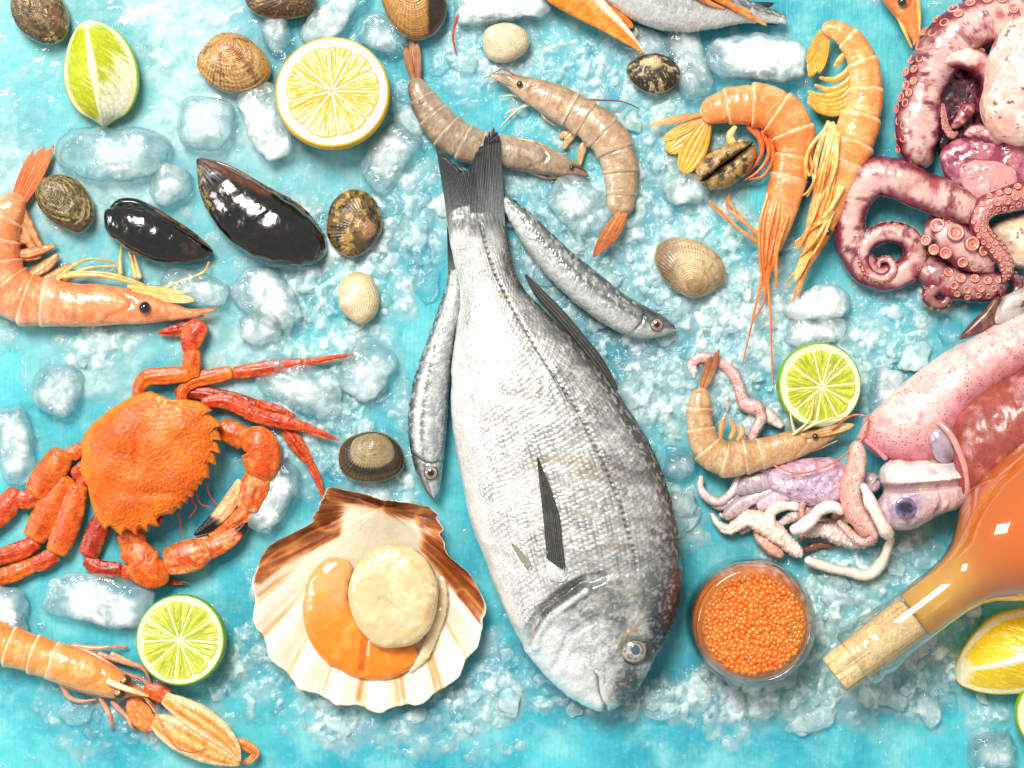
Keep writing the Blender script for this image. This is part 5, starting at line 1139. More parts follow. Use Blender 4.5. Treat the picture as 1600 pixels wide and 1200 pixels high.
def wedge(name, label, cat, L, Rd, ridge, hz, cols, z0=0):
    """citrus wedge on its peel: two cut faces meeting at a ridge"""
    pulp, pulp2, pith, rind, rind2 = cols
    n = 170; l = spline(L, n); r = spline(Rd, n); k = spline(ridge, n)
    T = Thing(name, label, cat, k.mean(0), z0=z0 + 40)
    s = np.linspace(0, 1, n); env = np.sin(s * PI) ** .55
    zr = 10 + hz * env; ze = 10 + hz * .42 * env
    m = 70; u = np.linspace(0, 1, m)
    faces = []
    for side, ed in ((0, l), (1, r)):
        V = np.zeros((n, m, 3)); V[..., :2] = k[:, None] * (1 - u)[None, :, None] + ed[:, None] * u[None, :, None]
        V[..., 2] = zr[:, None] * (1 - u) + ze[:, None] * u + 2.5 * np.sin(u * PI)[None] * env[:, None]
        U, Sg = np.meshgrid(u, s)
        n1 = fbm(np.stack([Sg * 9 + side * 7, U * 14], -1), 731, 4); n2 = fbm(np.stack([U * 5, Sg * 40 + U * 12 * (1 - 2 * side)], -1), 735 + side, 3)
        lim = .86 - .1 * (1 - env[:, None]); pm = ss(lim + .02, lim - .05, U) * ss(.06, .13, U + .03 * n1) * ss(.06, .14, Sg) * ss(.95, .88, Sg)
        V[..., 2] += 1.2 * pm * n2
        g = Geo(V.reshape(-1, 3), gridq(n, m) if side == 0 else gridq(n, m)[:, ::-1])
        g.col(pith); p_ = pm.ravel(); g.mix(p_, pulp); g.mix(p_ * .55 * ss(-.1, .4, .6 * n2.ravel() + .4 * n1.ravel()), pulp2)
        if side == 1 and cat == 'lime': g.mix(p_ * .92 * ss(-.05, .3, (Sg.ravel() - .42) + .35 * (U.ravel() - .5) * (Sg.ravel() > .0) + .22 * n2.ravel()), 'f6f6dc')
        g.mix(ss(.94, .975, U.ravel() + .01 * n1.ravel()), rind); faces.append(g)
    a = np.linspace(0, PI, 46)
    V = np.zeros((n, 46, 3)); mid = (l + r) / 2; hw = (r - l) / 2
    V[..., :2] = mid[:, None] - hw[:, None] * (np.cos(a) * (1 + .13 * np.sin(a)))[None, :, None]; V[..., 2] = np.maximum(ze[:, None] - (ze[:, None] - 0) * np.sin(a)[None] ** .7, 0)
    g = Geo(V.reshape(-1, 3), gridq(n, 46)); g.col(rind); g.mix(.6 * ss(-.2, .4, fbm(g.V / 14, 741, 3)), rind2)
    N = g.normals(); c = g.V.mean(0)
    if ((g.V - c - [0, 0, 30]) * N).sum() < 0: g.Q = g.Q[:, ::-1]
    T.part('peel', g, M_rind_y)
    for f in faces:
        N = f.normals()
        if N[:, 2].mean() < 0: f.Q = f.Q[:, ::-1]
        T.part('cut_face', f, M_pulp)
wedge('lime_wedge', 'lime wedge with a white ridge at the top left', 'lime', [(133, 27), (122, 34), (111, 52), (103, 76), (98, 110), (101, 138), (110, 160), (124, 176), (146, 188), (158, 197)],
      [(133, 27), (146, 30), (168, 38), (190, 55), (206, 80), (215, 112), (212, 148), (196, 176), (174, 188), (160, 197)], [(133, 27), (136, 42), (140, 66), (146, 94), (151, 118), (154, 144), (156, 168), (158, 184), (159, 197)], 62,
      ('b8be1e', 'd0d23c', 'f2f0c4', '9ab81c', '6f9a14'))
wedge('lemon_wedge', 'lemon wedge at the bottom right, beside the bottle neck', 'lemon', [(1496, 1052), (1500, 1034), (1512, 1008), (1530, 984), (1556, 962), (1590, 952), (1640, 950), (1700, 965), (1740, 1000)],
      [(1496, 1054), (1500, 1068), (1520, 1079), (1550, 1085), (1590, 1084), (1630, 1080), (1680, 1066), (1720, 1040), (1741, 1004)], [(1496, 1053), (1512, 1046), (1536, 1040), (1562, 1034), (1592, 1026), (1630, 1020), (1670, 1014), (1710, 1006), (1740, 1002)], 74,
      ('f2ca20', 'f8da4a', 'fbf2cc', 'f2cc1c', 'e8b818'))

# ================================================================== scallop in its shell
M_scallop = mat('scallop_shell', rough=.3, spec=.5, coat=.35, coatr=.12, sss=.15, ssd=6, bumps=(('n', 9, .5), ('n', 3, .25)), var=(('n', 20, .06), ('n', 3, .05)))
M_flesh = mat('scallop_flesh', rough=.2, spec=.5, coat=.6, coatr=.1, sss=.5, ssd=14, ssc=(1, .7, .45), bumps=(('n', 18, 1.), ('n', 5, .25)), var=(('n', 14, .05), ('n', 3.4, .03)))
T = Thing('scallop', 'opened scallop shell holding a white muscle and orange roe', 'scallop', (580, 940), z0=30)
RIM = [(515, 762), (540, 765), (566, 770), (594, 779), (622, 783), (650, 787), (672, 793), (684, 806), (690, 826), (693, 850), (702, 868), (720, 884), (738, 900), (750, 924), (759, 948), (756, 975), (742, 1012), (719, 1048), (694, 1076), (664, 1092), (636, 1102), (606, 1107), (586, 1109), (560, 1105), (538, 1099), (502, 1088), (463, 1066), (437, 1040), (414, 1007), (402, 974), (396, 938), (399, 906), (404, 878), (424, 852), (460, 832), (486, 815), (498, 795), (506, 776)]
na, nr = 620, 90
rim = spline(RIM, na, closed=True); um = np.array([596., 793.])
d = rim - um; th = np.arctan2(d[:, 1], d[:, 0]); Lr = np.hypot(*d.T)
thu = np.where(th < -PI / 2, th + 2 * PI, th)            # fan opens downwards
KR = 30.
shellfan = ss(.0, .35, np.sin(th) + .12)
rb = np.cos((thu - PI / 2) * KR)
rim = rim + (d / Lr[:, None]) * (3.2 * rb * shellfan + 1.5 * vnoise(np.stack([th * 30, 0 * th], 1), 4))[:, None]; d = rim - um
t = np.linspace(0.004, 1, nr)
def scz(t, rb, sf): 
    return 16 + 40 * np.abs(t - .5) ** 1.6 / .33 * .62 + 3.2 * rb * sf * ss(.35, 1, t) ** 1.2 + 10 * (1 - sf) * t
V = np.zeros((nr, na, 3)); V[..., :2] = um + d[None] * t[:, None, None]; V[..., 2] = scz(t[:, None], rb[None], shellfan[None])
B = V.copy(); B[..., 2] -= 5; B[..., 2] = np.maximum(B[..., 2] - 7 * np.sin(t * PI)[:, None], 1)
loop = np.concatenate([V, B[::-1]], 0); P = np.zeros(loop.shape); P[..., 0] = np.concatenate([t, t[::-1]])[:, None]; P[..., 1] = thu; P[:nr, :, 2] = 1
g = ringed(loop, P, 2 * nr, na)
tt, tv = g.P[:, 0], g.P[:, 1]; q = g.V[:, :2]; sf = np.concatenate([np.tile(shellfan, 2 * nr), [shellfan[0]] * 2]); rbb = np.cos((tv - PI / 2) * KR)
n1 = fbm(q / 24, 751, 4); n2 = fbm(np.stack([tv * 26, tt * 3], 1), 752, 3)
g.col('e6dac2'); g.mix(.8 * ss(.6, .1, tt + .1 * n1), 'c4b89e'); g.mix(.6 * ss(.1, .5, n1) * ss(.4, .8, tt), 'efe8da')
cell = np.floor((tv - PI / 2) * KR / (2 * PI) + .5); rnd = _hash(cell.astype(np.int64), 0 * cell.astype(np.int64), 0 * cell.astype(np.int64), 5)
g.mix(.85 * ss(.3, .95, -rbb + .3 * n2) * ss(.52 + .1, .86, tt + .12 * (rnd - .5)) * ss(.12, .5, rnd + .25 * n2) * sf, 'd8a357')
g.mix(.6 * ss(.55, .95, -rbb + .4 * n2) * ss(.7, .95, tt) * (rnd > .45) * sf, 'b9762c')
for pl, w_ in (([(404, 878), (440, 850), (490, 824)], 30), ([(520, 830), (440, 872), (404, 900)], 15), ([(515, 770), (512, 806)], 26), ([(522, 772), (590, 786)], 13), ([(612, 792), (682, 806)], 17), ([(672, 810), (690, 850), (716, 884)], 26), ([(676, 850), (716, 900), (752, 944)], 25), ([(722, 930), (754, 968)], 12)):
    k = near(g.V, pl, w_ * 1.25); ray = .5 * n2 + .35 * n1; g.mix(.8 * ss(.02, .6, k + .5 * ray * (k > .01) - .05), 'd99a50'); g.mix(.9 * ss(.4, .95, k + .8 * ray), 'a4501a'); g.mix(.8 * ss(.75, 1.25, k + .9 * ray), '5e2410')
g.mix(.9 * ss(.97, 1., tt) * ss(-.4, .2, n1), 'f4ead6')
g.mix((g.P[:, 2] < .5) * ss(.99, .93, tt), 'c9a070')
T.part('shell', g, M_scallop)
ro = tube([(548, 878, 36, 16), (522, 900, 36, 30), (510, 940, 34, 36), (522, 982, 34, 42), (560, 1014, 34, 42), (604, 1026, 34, 35), (634, 1022, 34, 22), (648, 1008, 32, 8)], 110, 44, .4)
n1 = fbm(ro.V / 16, 761, 4); ro.col('ee8a22'); ro.mix(ss(.42, .22, ro.P[:, 0] + .14 * n1), 'dcab72'); ro.mix(.6 * ss(.1, .5, n1), 'f6a648'); ro.mix(.7 * near(ro.V, [(572, 1005), (566, 1045)], 6), 'c45a10'); ro.mix(.45 * ss(.3, .9, -ro.P[:, 1]) * ss(.35, .5, ro.P[:, 0]), 'f4a84e')
ro.push(1.5 * n1 - 4 * near(ro.V, [(572, 1000), (566, 1048)], 9)); T.part('roe', ro, M_flesh)
mu = dome([(560, 880), (580, 858), (610, 848), (642, 852), (668, 872), (684, 902), (684, 940), (672, 980), (650, 1002), (620, 1010), (588, 1004), (562, 980), (548, 948), (548, 910)], h=26, hb=30, z0=26, p=3.6, nr=70, na=200)
n1 = fbm(mu.V / 24, 771, 4); n2 = fbm(mu.V / 7, 772, 3); mu.col('e0c698'); mu.mix(.7 * ss(-.1, .4, n1), 'ecdcb8'); mu.mix(.5 * ss(.1, .5, n2 + .3 * n1), 'dcb983'); mu.mix(.5 * near(mu.V, [(652, 870), (676, 920), (672, 970)], 16) * ss(-.2, .3, n2), 'd0a670')
mu.push(2.2 * n1 + .4 * n2 - 2.5 * near(mu.V, [(600, 935), (640, 965)], 10)); T.part('muscle', mu, M_flesh)
mn = tube([(690, 900, 32, 5), (692, 940, 32, 8), (676, 990, 32, 9), (658, 1030, 34, 8), (640, 1050, 34, 4)], 60, 20, .6).col('e8d4ac'); mn.push(2.2 * fbm(mn.V / 6, 774, 3)); T.part('mantle_edge', mn, M_flesh)

# ================================================================== jar of fish roe
def clear_glass(name, tint, gloss=.02, base=.05, edge=.75, pw_=3.2):
    t = NT(name); tr = t.n('ShaderNodeBsdfTransparent'); tr.inputs[0].default_value = tint + (1,)
    gl = t.n('ShaderNodeBsdfGlossy'); gl.inputs['Roughness'].default_value = gloss
    lw = t.n('ShaderNodeLayerWeight'); lw.inputs[0].default_value = .5
    f = t.math('ADD', t.math('MULTIPLY', t.math('POWER', lw.outputs['Facing'], pw_), edge), base)
    m = t.n('ShaderNodeMixShader'); t.l(f, m.inputs[0]); t.l(tr.outputs[0], m.inputs[1]); t.l(gl.outputs[0], m.inputs[2]); t.l(m.outputs[0], t.out.inputs['Surface']); return t.m
M_glass = clear_glass('jar_glass', (.985, .99, .985), .02, .08, .6, 2.4)
JC = (1180, 978); JZ = 140
T = Thing('glass_jar', 'small open glass jar of orange fish roe', 'jar', JC, z0=JZ)
def at(g, c, z=0):
    g.V = g.V + np.array([c[0], c[1], z]); return g
jar = lathe([(60, 1), (92, 2), (99, 8), (101, 20), (101, 90), (99, 112), (93, 124), (90, 130), (92, 134), (93, 139), (91, 145), (88, 148), (84.5, 147), (82.5, 142), (82.5, 126), (84, 118), (93, 108), (96, 90), (96, 16), (88, 8), (40, 7)], 128)
T.part('glass', at(jar, JC), M_glass)
T = Thing('fish_roe', 'heap of orange fish roe filling the glass jar', 'roe', JC, z0=JZ)
M_roe = mat('roe', rough=.12, spec=.6, coat=.8, coatr=.04, sss=.7, ssd=9, ssc=(1, .45, .12), var=(('n', 12, .12),))
rp = lathe([(.5, 9), (86, 10), (94, 18), (94.5, 88), (91, 106), (82, 116), (80.5, 121), (60, 122.5), (.5, 122.5)], 96).col('ff8a2c'); rp.mix(.6 * ss(-.2, .4, fbm(rp.V / 12, 781, 3)), 'f9923c')
rp.push(1.2 * fbm(rp.V / 5, 782, 2)); 
eggs = [at(rp, JC)]
pts = []
for k in range(9000):
    r_ = 77 * math.sqrt(rng.uniform()); a_ = rng.uniform(0, 2 * PI); p_ = (r_ * math.cos(a_), r_ * math.sin(a_)); e_ = rng.uniform(4.4, 6.2)
    if all((p_[0] - o[0]) ** 2 + (p_[1] - o[1]) ** 2 > (.52 * (e_ + o[2])) ** 2 for o in pts): pts.append((p_[0], p_[1], e_))
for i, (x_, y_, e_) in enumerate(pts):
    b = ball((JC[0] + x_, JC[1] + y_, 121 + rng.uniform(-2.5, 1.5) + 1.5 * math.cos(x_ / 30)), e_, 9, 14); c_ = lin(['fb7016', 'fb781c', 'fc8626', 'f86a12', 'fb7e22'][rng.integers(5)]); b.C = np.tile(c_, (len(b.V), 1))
    b.mix(.35 * (1 - ss(.1, .7, np.hypot(b.V[:, 0] - JC[0] - x_ - 1, b.V[:, 1] - JC[1] - y_ + 1) / e_)), 'f8a040'); eggs.append(b)  # highlight painted into each egg as a paler off-centre spot
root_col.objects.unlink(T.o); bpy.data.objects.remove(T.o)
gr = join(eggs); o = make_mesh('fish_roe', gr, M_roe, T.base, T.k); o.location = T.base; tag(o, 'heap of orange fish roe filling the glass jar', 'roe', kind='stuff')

# ================================================================== bottle of rose wine
M_bottle = clear_glass('bottle_glass', (.995, .965, .91), .02, .12, .7, 2.2)
t = NT('rose_wine'); b1 = t.n('ShaderNodeBsdfTransparent'); b1.inputs[0].default_value = (1, .88, .58, 1)
d1 = t.n('ShaderNodeBsdfPrincipled'); at_ = t.n('ShaderNodeAttribute', attribute_name='Col'); t.l(at_.outputs['Color'], d1.inputs['Base Color']); d1.inputs['Roughness'].default_value = .2
d1.inputs['Subsurface Weight'].default_value = 0; d1.inputs['Subsurface Radius'].default_value = (1, .5, .2); d1.inputs['Subsurface Scale'].default_value = 40 * S
m = t.n('ShaderNodeMixShader'); t.l(t.ramp(t.P(), .34, .72, .12, .6), m.inputs[0]); t.l(b1.outputs[0], m.inputs[1]); t.l(d1.outputs[0], m.inputs[2]); t.l(m.outputs[0], t.out.inputs['Surface']); M_wine = t.m
M_cork = mat('cork', rough=.75, spec=.3, bumps=(('n', 5, 1.2), ('v', 9, .8)), var=(('n', 16, .12), ('n', 4, .14)), specks=(('n', 7, .66, .72, '5a3c22'),))
BU = np.array([.80, -.60]); BN = np.array([.60, .80]); B0 = np.array([1304., 1056.]); BZ = 122
T = Thing('wine_bottle', 'corked bottle of rose wine lying in from the right edge', 'bottle', (1450, 950), z0=BZ)
def along(prof, na=96, ns=None):
    p_ = np.array(prof, float)
    if ns: p_ = spline(p_, ns)
    g = lathe(np.stack([p_[:, 1], p_[:, 0]], 1), na); V = g.V.copy(); o_ = np.zeros_like(V)
    o_[:, :2] = B0 + V[:, 2:3] * BU + V[:, 0:1] * BN; o_[:, 2] = BZ + V[:, 1]; g.V = o_; g.fixdir(); return g
ck = along([(0, 2), (.5, 30), (3, 33), (36, 34), (80, 35), (148, 36), (153, 33), (154, 2)], 80)
ck.col('e2c48e'); ck.mix(.6 * ss(-.1, .4, fbm(ck.V / 14, 791, 4)), 'efdcb0'); ck.mix(.7 * ss(.3, .5, fbm(ck.V / 5, 792, 3)), 'a0784a'); T.part('cork', ck, M_cork)
gl = along([(38, 37), (38.5, 44), (42, 48), (52, 50), (58, 49), (62, 46.5), (67, 46.5), (71, 49.5), (86, 50), (96, 48), (106, 45), (150, 43.5), (196, 43.5), (228, 44.5), (252, 49), (272, 58), (290, 72), (312, 89), (345, 105), (385, 115), (440, 120), (700, 121), (712, 110)], 120)
T.part('glass', gl, M_bottle)
wn = along([(158, 1), (157, 30), (160, 38.5), (196, 39), (228, 40.5), (252, 45), (272, 54), (290, 68), (312, 85), (345, 101), (385, 111), (440, 116), (690, 117), (700, 60)], 96)
sx = ((wn.V[:, :2] - B0) @ BU); wn.col('f2bc56'); wn.mix(ss(190, 330, sx + 30 * fbm(wn.V / 50, 795, 3)), 'ff8420'); T.part('wine', wn, M_wine)
# ================================================================== octopus
M_octo = mat('octopus_skin', rough=.2, spec=.5, coat=.8, coatr=.06, sss=.15, ssc=(1, .4, .35), ssd=12, bumps=(('n', 12, 1.2), ('n', 4, .5)), var=(('n', 16, .10), ('n', 3.5, .08)), rvar=.1)
M_squid = mat('squid_skin', rough=.22, spec=.5, coat=.6, coatr=.1, sss=.45, ssc=(1, .5, .45), ssd=14, bumps=(('n', 18, 1.2), ('n', 4, .3)), var=(('n', 20, .08),))
M_spot = mat('speckled_squid_skin', rough=.34, spec=.5, coat=.4, coatr=.18, sss=.4, ssc=(1, .45, .45), ssd=12, bumps=(('n', 18, 1.2), ('n', 4, .3)), var=(('n', 14, .10),), specks=(('v', 5.2, .27, .2, '7a2438'), ('v', 3.6, .2, .13, '5a1626')))

T = Thing('octopus', 'large cooked pink octopus coiled in the top right corner', 'octopus', (1500, 220), z0=50)
nsuck = [0]
small = []
def octo_arm(rows, suckers=(), n=180, m=36, flat=.85, dark=.6, seed=0, white=.56, lo='661430', base='a23e48', name='arm', side_dark=0):
    g = tube(rows, n, m, flat, mod=lambda s: 1 + .09 * vnoise(np.stack([s * 9 + seed, s * 0], 1), 899 + seed)); q = g.V; s, v, w_ = g.P[:, 0], g.P[:, 1], g.P[:, 2]
    n1 = fbm(q / 26, 801 + seed, 4); n2 = fbm(q / 13, 802 + seed, 5, .6)
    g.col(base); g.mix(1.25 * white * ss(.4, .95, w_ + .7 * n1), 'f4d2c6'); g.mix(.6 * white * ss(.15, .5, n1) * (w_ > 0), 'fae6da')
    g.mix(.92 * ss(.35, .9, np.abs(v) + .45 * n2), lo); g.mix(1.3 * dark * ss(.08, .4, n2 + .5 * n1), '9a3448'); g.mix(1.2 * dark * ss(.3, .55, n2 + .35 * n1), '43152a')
    if side_dark: g.mix(.85 * ss(.2, .9, v * side_dark + .3 * n2), '8a2c38')
    g.push(1.6 * n1 + .9 * n2 + .6 * fbm(q / 4, 5, 2))
    arm = T.part(name, g, M_octo)
    path, N = g.path, g.N
    for off, step, size, lift, t0, t1 in suckers:           # rows of suckers: cross position -1..1, spacing, size / radius
        L = np.concatenate([[0], np.cumsum(np.linalg.norm(np.diff(path[:, :2], axis=0), axis=1))]); x = t0 * L[-1]; i_ = 0
        while x < t1 * L[-1]:
            k = np.searchsorted(L, x); k = min(k, len(path) - 1); r = path[k, 3]; off_ = off + .08 * math.sin(i_ * 2.1)
            c = path[k, :2] + N[k] * r * off_; z = path[k, 2] + flat * r * math.sqrt(max(1 - off_ ** 2, 0)) * lift
            R = r * size; sucker((c[0], c[1], z), R, N[k] * off_, arm, i_)
            x += max(R * step, 2.2); i_ += 1
    return arm
def sucker(c, R, lean, parent, i=0, col=None):
    g = ring(c, R, R * .32, tilt=(-1.1 * lean[1] * 1.0 if True else 0, 1.1 * lean[0]), n=22)
    rr = g.P[:, 0]; g.col('c9645c'); g.mix(ss(.7, .85, rr) * ss(1.1, .95, rr), 'eda890'); g.mix(ss(.62, .4, rr), 'e29a84'); g.mix(ss(.3, .05, rr), '9a3c3c'); g.mix(ss(1.02, 1.12, rr), '8a3040')
    if R < 2.6: small.append((g, parent)); return
    nsuck[0] += 1
    T.part('sucker', g, M_octo, parent)

# web and dark inside first (lowest)
def flesh(name, out, h, hb, z0, base, layers, seed, parent=None, p=2.4, mat_=None):
    g = dome(out, h=h, hb=hb, z0=z0, p=p, nr=50, na=160); n1 = fbm(g.V / 22, 820 + seed, 4); n2 = fbm(g.V / 7, 821 + seed, 3); g.col(base)
    for a, b, amt, col, wh in layers: g.mix(amt * ss(a, b, n1 if wh == 1 else n2 + .4 * n1), col)
    g.push((g.P[:, 2] > 0) * (2.5 * n1 + 1. * n2)); return T.part(name, g, mat_ or M_octo, parent)
flesh('web', [(1450, 110), (1480, 92), (1530, 96), (1560, 130), (1560, 220), (1520, 240), (1480, 236), (1464, 190)], 8, 14, 4, '4a1a2c', [(.0, .4, .8, '8a4450', 2), (.1, .5, .7, '2a0c18', 1)], 1)
flesh('web', [(1474, 232), (1510, 214), (1560, 212), (1640, 226), (1700, 270), (1660, 320), (1580, 322), (1520, 310), (1480, 280)], 20, 14, 26, '8e3c54', [(-.05, .3, .8, 'c47a84', 1), (.2, .5, .7, '571a34', 2), (.25, .5, .6, 'e0a0a0', 2)], 2)
flesh('web', [(1500, 262), (1540, 250), (1586, 270), (1584, 306), (1548, 318), (1512, 306)], 12, 12, 44, 'd89a98', [(.0, .4, .8, 'ecc0b8', 1), (.25, .5, .8, '8a4052', 2)], 3)
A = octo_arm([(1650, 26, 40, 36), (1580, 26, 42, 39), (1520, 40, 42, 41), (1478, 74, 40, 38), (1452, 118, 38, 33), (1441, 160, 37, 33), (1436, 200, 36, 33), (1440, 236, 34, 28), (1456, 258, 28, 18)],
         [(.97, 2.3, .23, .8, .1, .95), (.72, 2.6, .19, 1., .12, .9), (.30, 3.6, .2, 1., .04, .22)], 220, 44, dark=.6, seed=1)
octo_arm([(1448, 100, 52, 10), (1474, 92, 56, 17), (1502, 90, 58, 20), (1528, 98, 56, 19), (1544, 118, 48, 17), (1552, 150, 40, 14)], [(-.92, 2.7, .22, .9, .1, .95)], 120, 36, dark=.2, seed=2, white=1.)
octo_arm([(1472, 160, 46, 4), (1474, 180, 48, 6), (1478, 200, 48, 7), (1488, 211, 46, 6), (1498, 206, 44, 3)], [(-.5, 2.2, .4, 1, .05, .9), (.4, 2.2, .4, 1, .05, .9)], 70, 20, dark=.3, seed=3, white=.3)
octo_arm([(1506, 210, 48, 8), (1522, 206, 52, 12), (1544, 210, 52, 14), (1570, 222, 48, 12)], (), 60, 30, dark=.5, seed=4)
octo_arm([(1488, 200, 40, 8), (1506, 180, 42, 13), (1522, 160, 40, 12)], (), 50, 26, dark=.7, seed=14, white=.3)
# big smooth loop with the curled tip
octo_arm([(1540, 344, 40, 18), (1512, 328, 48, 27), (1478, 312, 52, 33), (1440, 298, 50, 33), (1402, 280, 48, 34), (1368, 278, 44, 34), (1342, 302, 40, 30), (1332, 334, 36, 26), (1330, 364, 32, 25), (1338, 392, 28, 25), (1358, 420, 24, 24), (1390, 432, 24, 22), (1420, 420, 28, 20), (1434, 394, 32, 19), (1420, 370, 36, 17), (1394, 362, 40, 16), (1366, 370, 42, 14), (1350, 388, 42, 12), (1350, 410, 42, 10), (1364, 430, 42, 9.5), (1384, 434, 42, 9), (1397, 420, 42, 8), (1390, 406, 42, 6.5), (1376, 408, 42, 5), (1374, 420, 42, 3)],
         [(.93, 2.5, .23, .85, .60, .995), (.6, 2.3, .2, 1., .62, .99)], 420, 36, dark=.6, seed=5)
# the broad arm seen from its suckered side
g5 = octo_arm([(1446, 366, 30, 12), (1462, 362, 36, 28), (1488, 374, 38, 35), (1516, 394, 38, 32), (1542, 412, 34, 22), (1556, 424, 30, 10)], (), 120, 44, dark=.5, seed=6, base='c0606a')
for x_, y_, R in [(1464, 353, 11), (1490, 365, 12.5), (1515, 382, 11), (1445, 376, 8), (1456, 391, 8), (1474, 396, 9), (1502, 410, 8), (1524, 415, 9), (1546, 405, 11.5), (1478, 345, 6), (1534, 392, 8)]:
    dx_, dy_ = (x_ - 1495) / 60, (y_ - 380) / 50; sucker((x_, y_, 72 - 26 * (dx_ * .7 + dy_) ** 2 * .8), R, np.array([dx_ * .5, dy_ * .6]), g5)
# slim arm with two rows of little suckers
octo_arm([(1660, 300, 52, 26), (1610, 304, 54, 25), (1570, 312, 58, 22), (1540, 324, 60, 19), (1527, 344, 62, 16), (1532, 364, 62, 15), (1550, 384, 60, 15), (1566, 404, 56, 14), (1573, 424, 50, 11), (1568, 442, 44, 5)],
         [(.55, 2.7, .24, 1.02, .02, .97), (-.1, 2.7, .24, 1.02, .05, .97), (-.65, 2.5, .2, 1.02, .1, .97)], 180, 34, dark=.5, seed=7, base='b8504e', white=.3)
# dark lower arm with its two curls
octo_arm([(1436, 396, 18, 16), (1452, 416, 22, 24), (1482, 436, 24, 28), (1518, 446, 24, 27), (1552, 446, 24, 24), (1580, 436, 22, 16)], [(.2, 3.4, .22, 1.02, .45, .9), (-.35, 3.2, .26, 1.02, .35, .95), (.6, 3., .18, 1.02, .5, .9)], 120, 36, dark=.75, seed=8, base='8a3a40', white=.25, lo='4a1626')
octo_arm([(1506, 462, 20, 13), (1490, 448, 28, 14), (1468, 448, 30, 14), (1455, 462, 28, 12), (1464, 474, 28, 10), (1480, 472, 30, 8), (1484, 460, 32, 6), (1476, 456, 32, 3)], [(.93, 2.4, .26, .8, .1, .97)], 120, 26, dark=.5, seed=9, base='7c3238', white=.2, lo='461424')
octo_arm([(1566, 452, 22, 11), (1574, 466, 22, 11), (1588, 464, 24, 10), (1596, 448, 26, 9), (1590, 432, 28, 8), (1580, 436, 28, 5)], [(.9, 2.4, .28, .8, .1, .95)], 100, 24, dark=.7, seed=10, base='6e2c34', white=.15, lo='40141e')
flesh('arm', [(1551, 354), (1570, 342), (1606, 332), (1660, 330), (1700, 370), (1660, 412), (1610, 420), (1584, 414), (1566, 386)], 30, 18, 8, 'f0d8b8', [(-.1, .3, .6, 'f8e8d0', 1), (.34, .5, .85, '6a4a4c', 2), (.2, -.4, .3, 'd89a80', 1)], 4)
flesh('head', [(1598, 22), (1566, 44), (1546, 76), (1536, 108), (1533, 140), (1527, 168), (1534, 196), (1554, 219), (1590, 230), (1650, 226), (1720, 180), (1730, 80), (1680, 20)], 60, 40, 30, 'f0c8ba', [(-.1, .35, .8, 'f8e2d4', 1), (.1, -.4, .5, 'e0a090', 1), (.36, .52, .9, '6e3440', 2)], 5, p=2.2)
for o_, hh in (([(1562, 56), (1574, 48), (1586, 54), (1580, 66), (1566, 76)], 2), ([(1568, 122), (1576, 116), (1582, 134), (1576, 142), (1568, 140)], 1)): pass
tot = {}
for g_, pr_ in small: tot.setdefault(pr_.name, (pr_, []))[1].append(g_)
for pr_, gs in tot.values():
    for g_ in gs: 
        if nsuck[0] < 400: T.part('sucker', g_, M_octo, pr_); nsuck[0] += 1

# ================================================================== squid
def squid_arm(T, rows, col='e6cdc8', hi='f4e6de', lo='c99a98', spots=None, n=110, m=26, flat=.8, seed=0, name='arm', parent=None, bumpy=0):
    if name == 'arm': rows = [(r[0], r[1], r[2], r[3] * .88) for r in rows]
    g = tube(rows, n, m, flat, mod=lambda s: 1 + .16 * vnoise(np.stack([s * (6 if name == 'arm' else 3) + seed, s * 0], 1), 880 + seed)); n1 = fbm(g.V / 14, 851 + seed, 4); n2 = fbm(g.V / 4, 852 + seed, 3); v = g.P[:, 1]
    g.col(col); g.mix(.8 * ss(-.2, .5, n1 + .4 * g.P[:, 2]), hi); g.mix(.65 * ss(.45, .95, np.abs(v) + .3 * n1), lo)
    if spots is not None: g.mix(.6 * ss(-.4, .4, v * spots + .4 * n1), 'dd9a86')
    f1, _, _ = worley(g.V[:, :2] / 5, 4)
    if name == 'arm': g.mix(.5 * ss(-.1, .4, fbm(np.stack([g.P[:, 0] * 30, v * 3], 1), 890 + seed, 3)) * (g.P[:, 2] > 0), lo)
    g.push(1.6 * n1 + .5 * n2 - 1.6 * np.exp(-((v - .25) / .12) ** 2) * (g.P[:, 2] > 0) * (name == 'arm') + bumpy * (1 - ss(.1, .55, f1)) * (g.P[:, 2] > 0) * 2)
    return T.part(name, g, M_spot if spots is not None else M_squid, parent)

# upper squid: pale pink speckled mantle, lilac head and a tangle of arms
T = Thing('squid', 'pale pink speckled squid whose lilac head and arms tangle above the roe jar', 'squid', (1380, 680), z0=50)
g = loft([(1338, 684, 1372, 714, 58, 30), (1352, 656, 1424, 724, 84, 20), (1384, 624, 1466, 718, 98, 12), (1420, 592, 1490, 690, 104, 8), (1460, 562, 1512, 652, 106, 6), (1512, 530, 1552, 616, 104, 6), (1562, 500, 1602, 582, 100, 6), (1622, 464, 1662, 548, 96, 8), (1700, 420, 1730, 500, 80, 14)], 200, 100, e=.9)
n1 = fbm(g.V / 40, 861, 4); n2 = fbm(g.V / 10, 862, 3); g.col('dca8a4'); g.mix(.85 * ss(-.3, .5, n1 - g.P[:, 1] * .6), 'f0d4cc'); g.mix(.7 * ss(.0, .6, g.P[:, 1] + .5 * n1), 'd27886'); g.mix(.5 * ss(.25, .55, n2 + .4 * n1), 'c8646e'); g.mix(.5 * ss(.0, .2, .2 - g.P[:, 0]), 'd8808e')
g.push(2 * n1); T.part('mantle', g, M_spot)
for pl, z_ in (([(1340, 680), (1372, 706), (1384, 718)], 62),): T.part('mantle_rim', tube([(x_, y_, z_ + 2, 4) for x_, y_ in pl], 40, 14).col('d88e96'), M_squid)
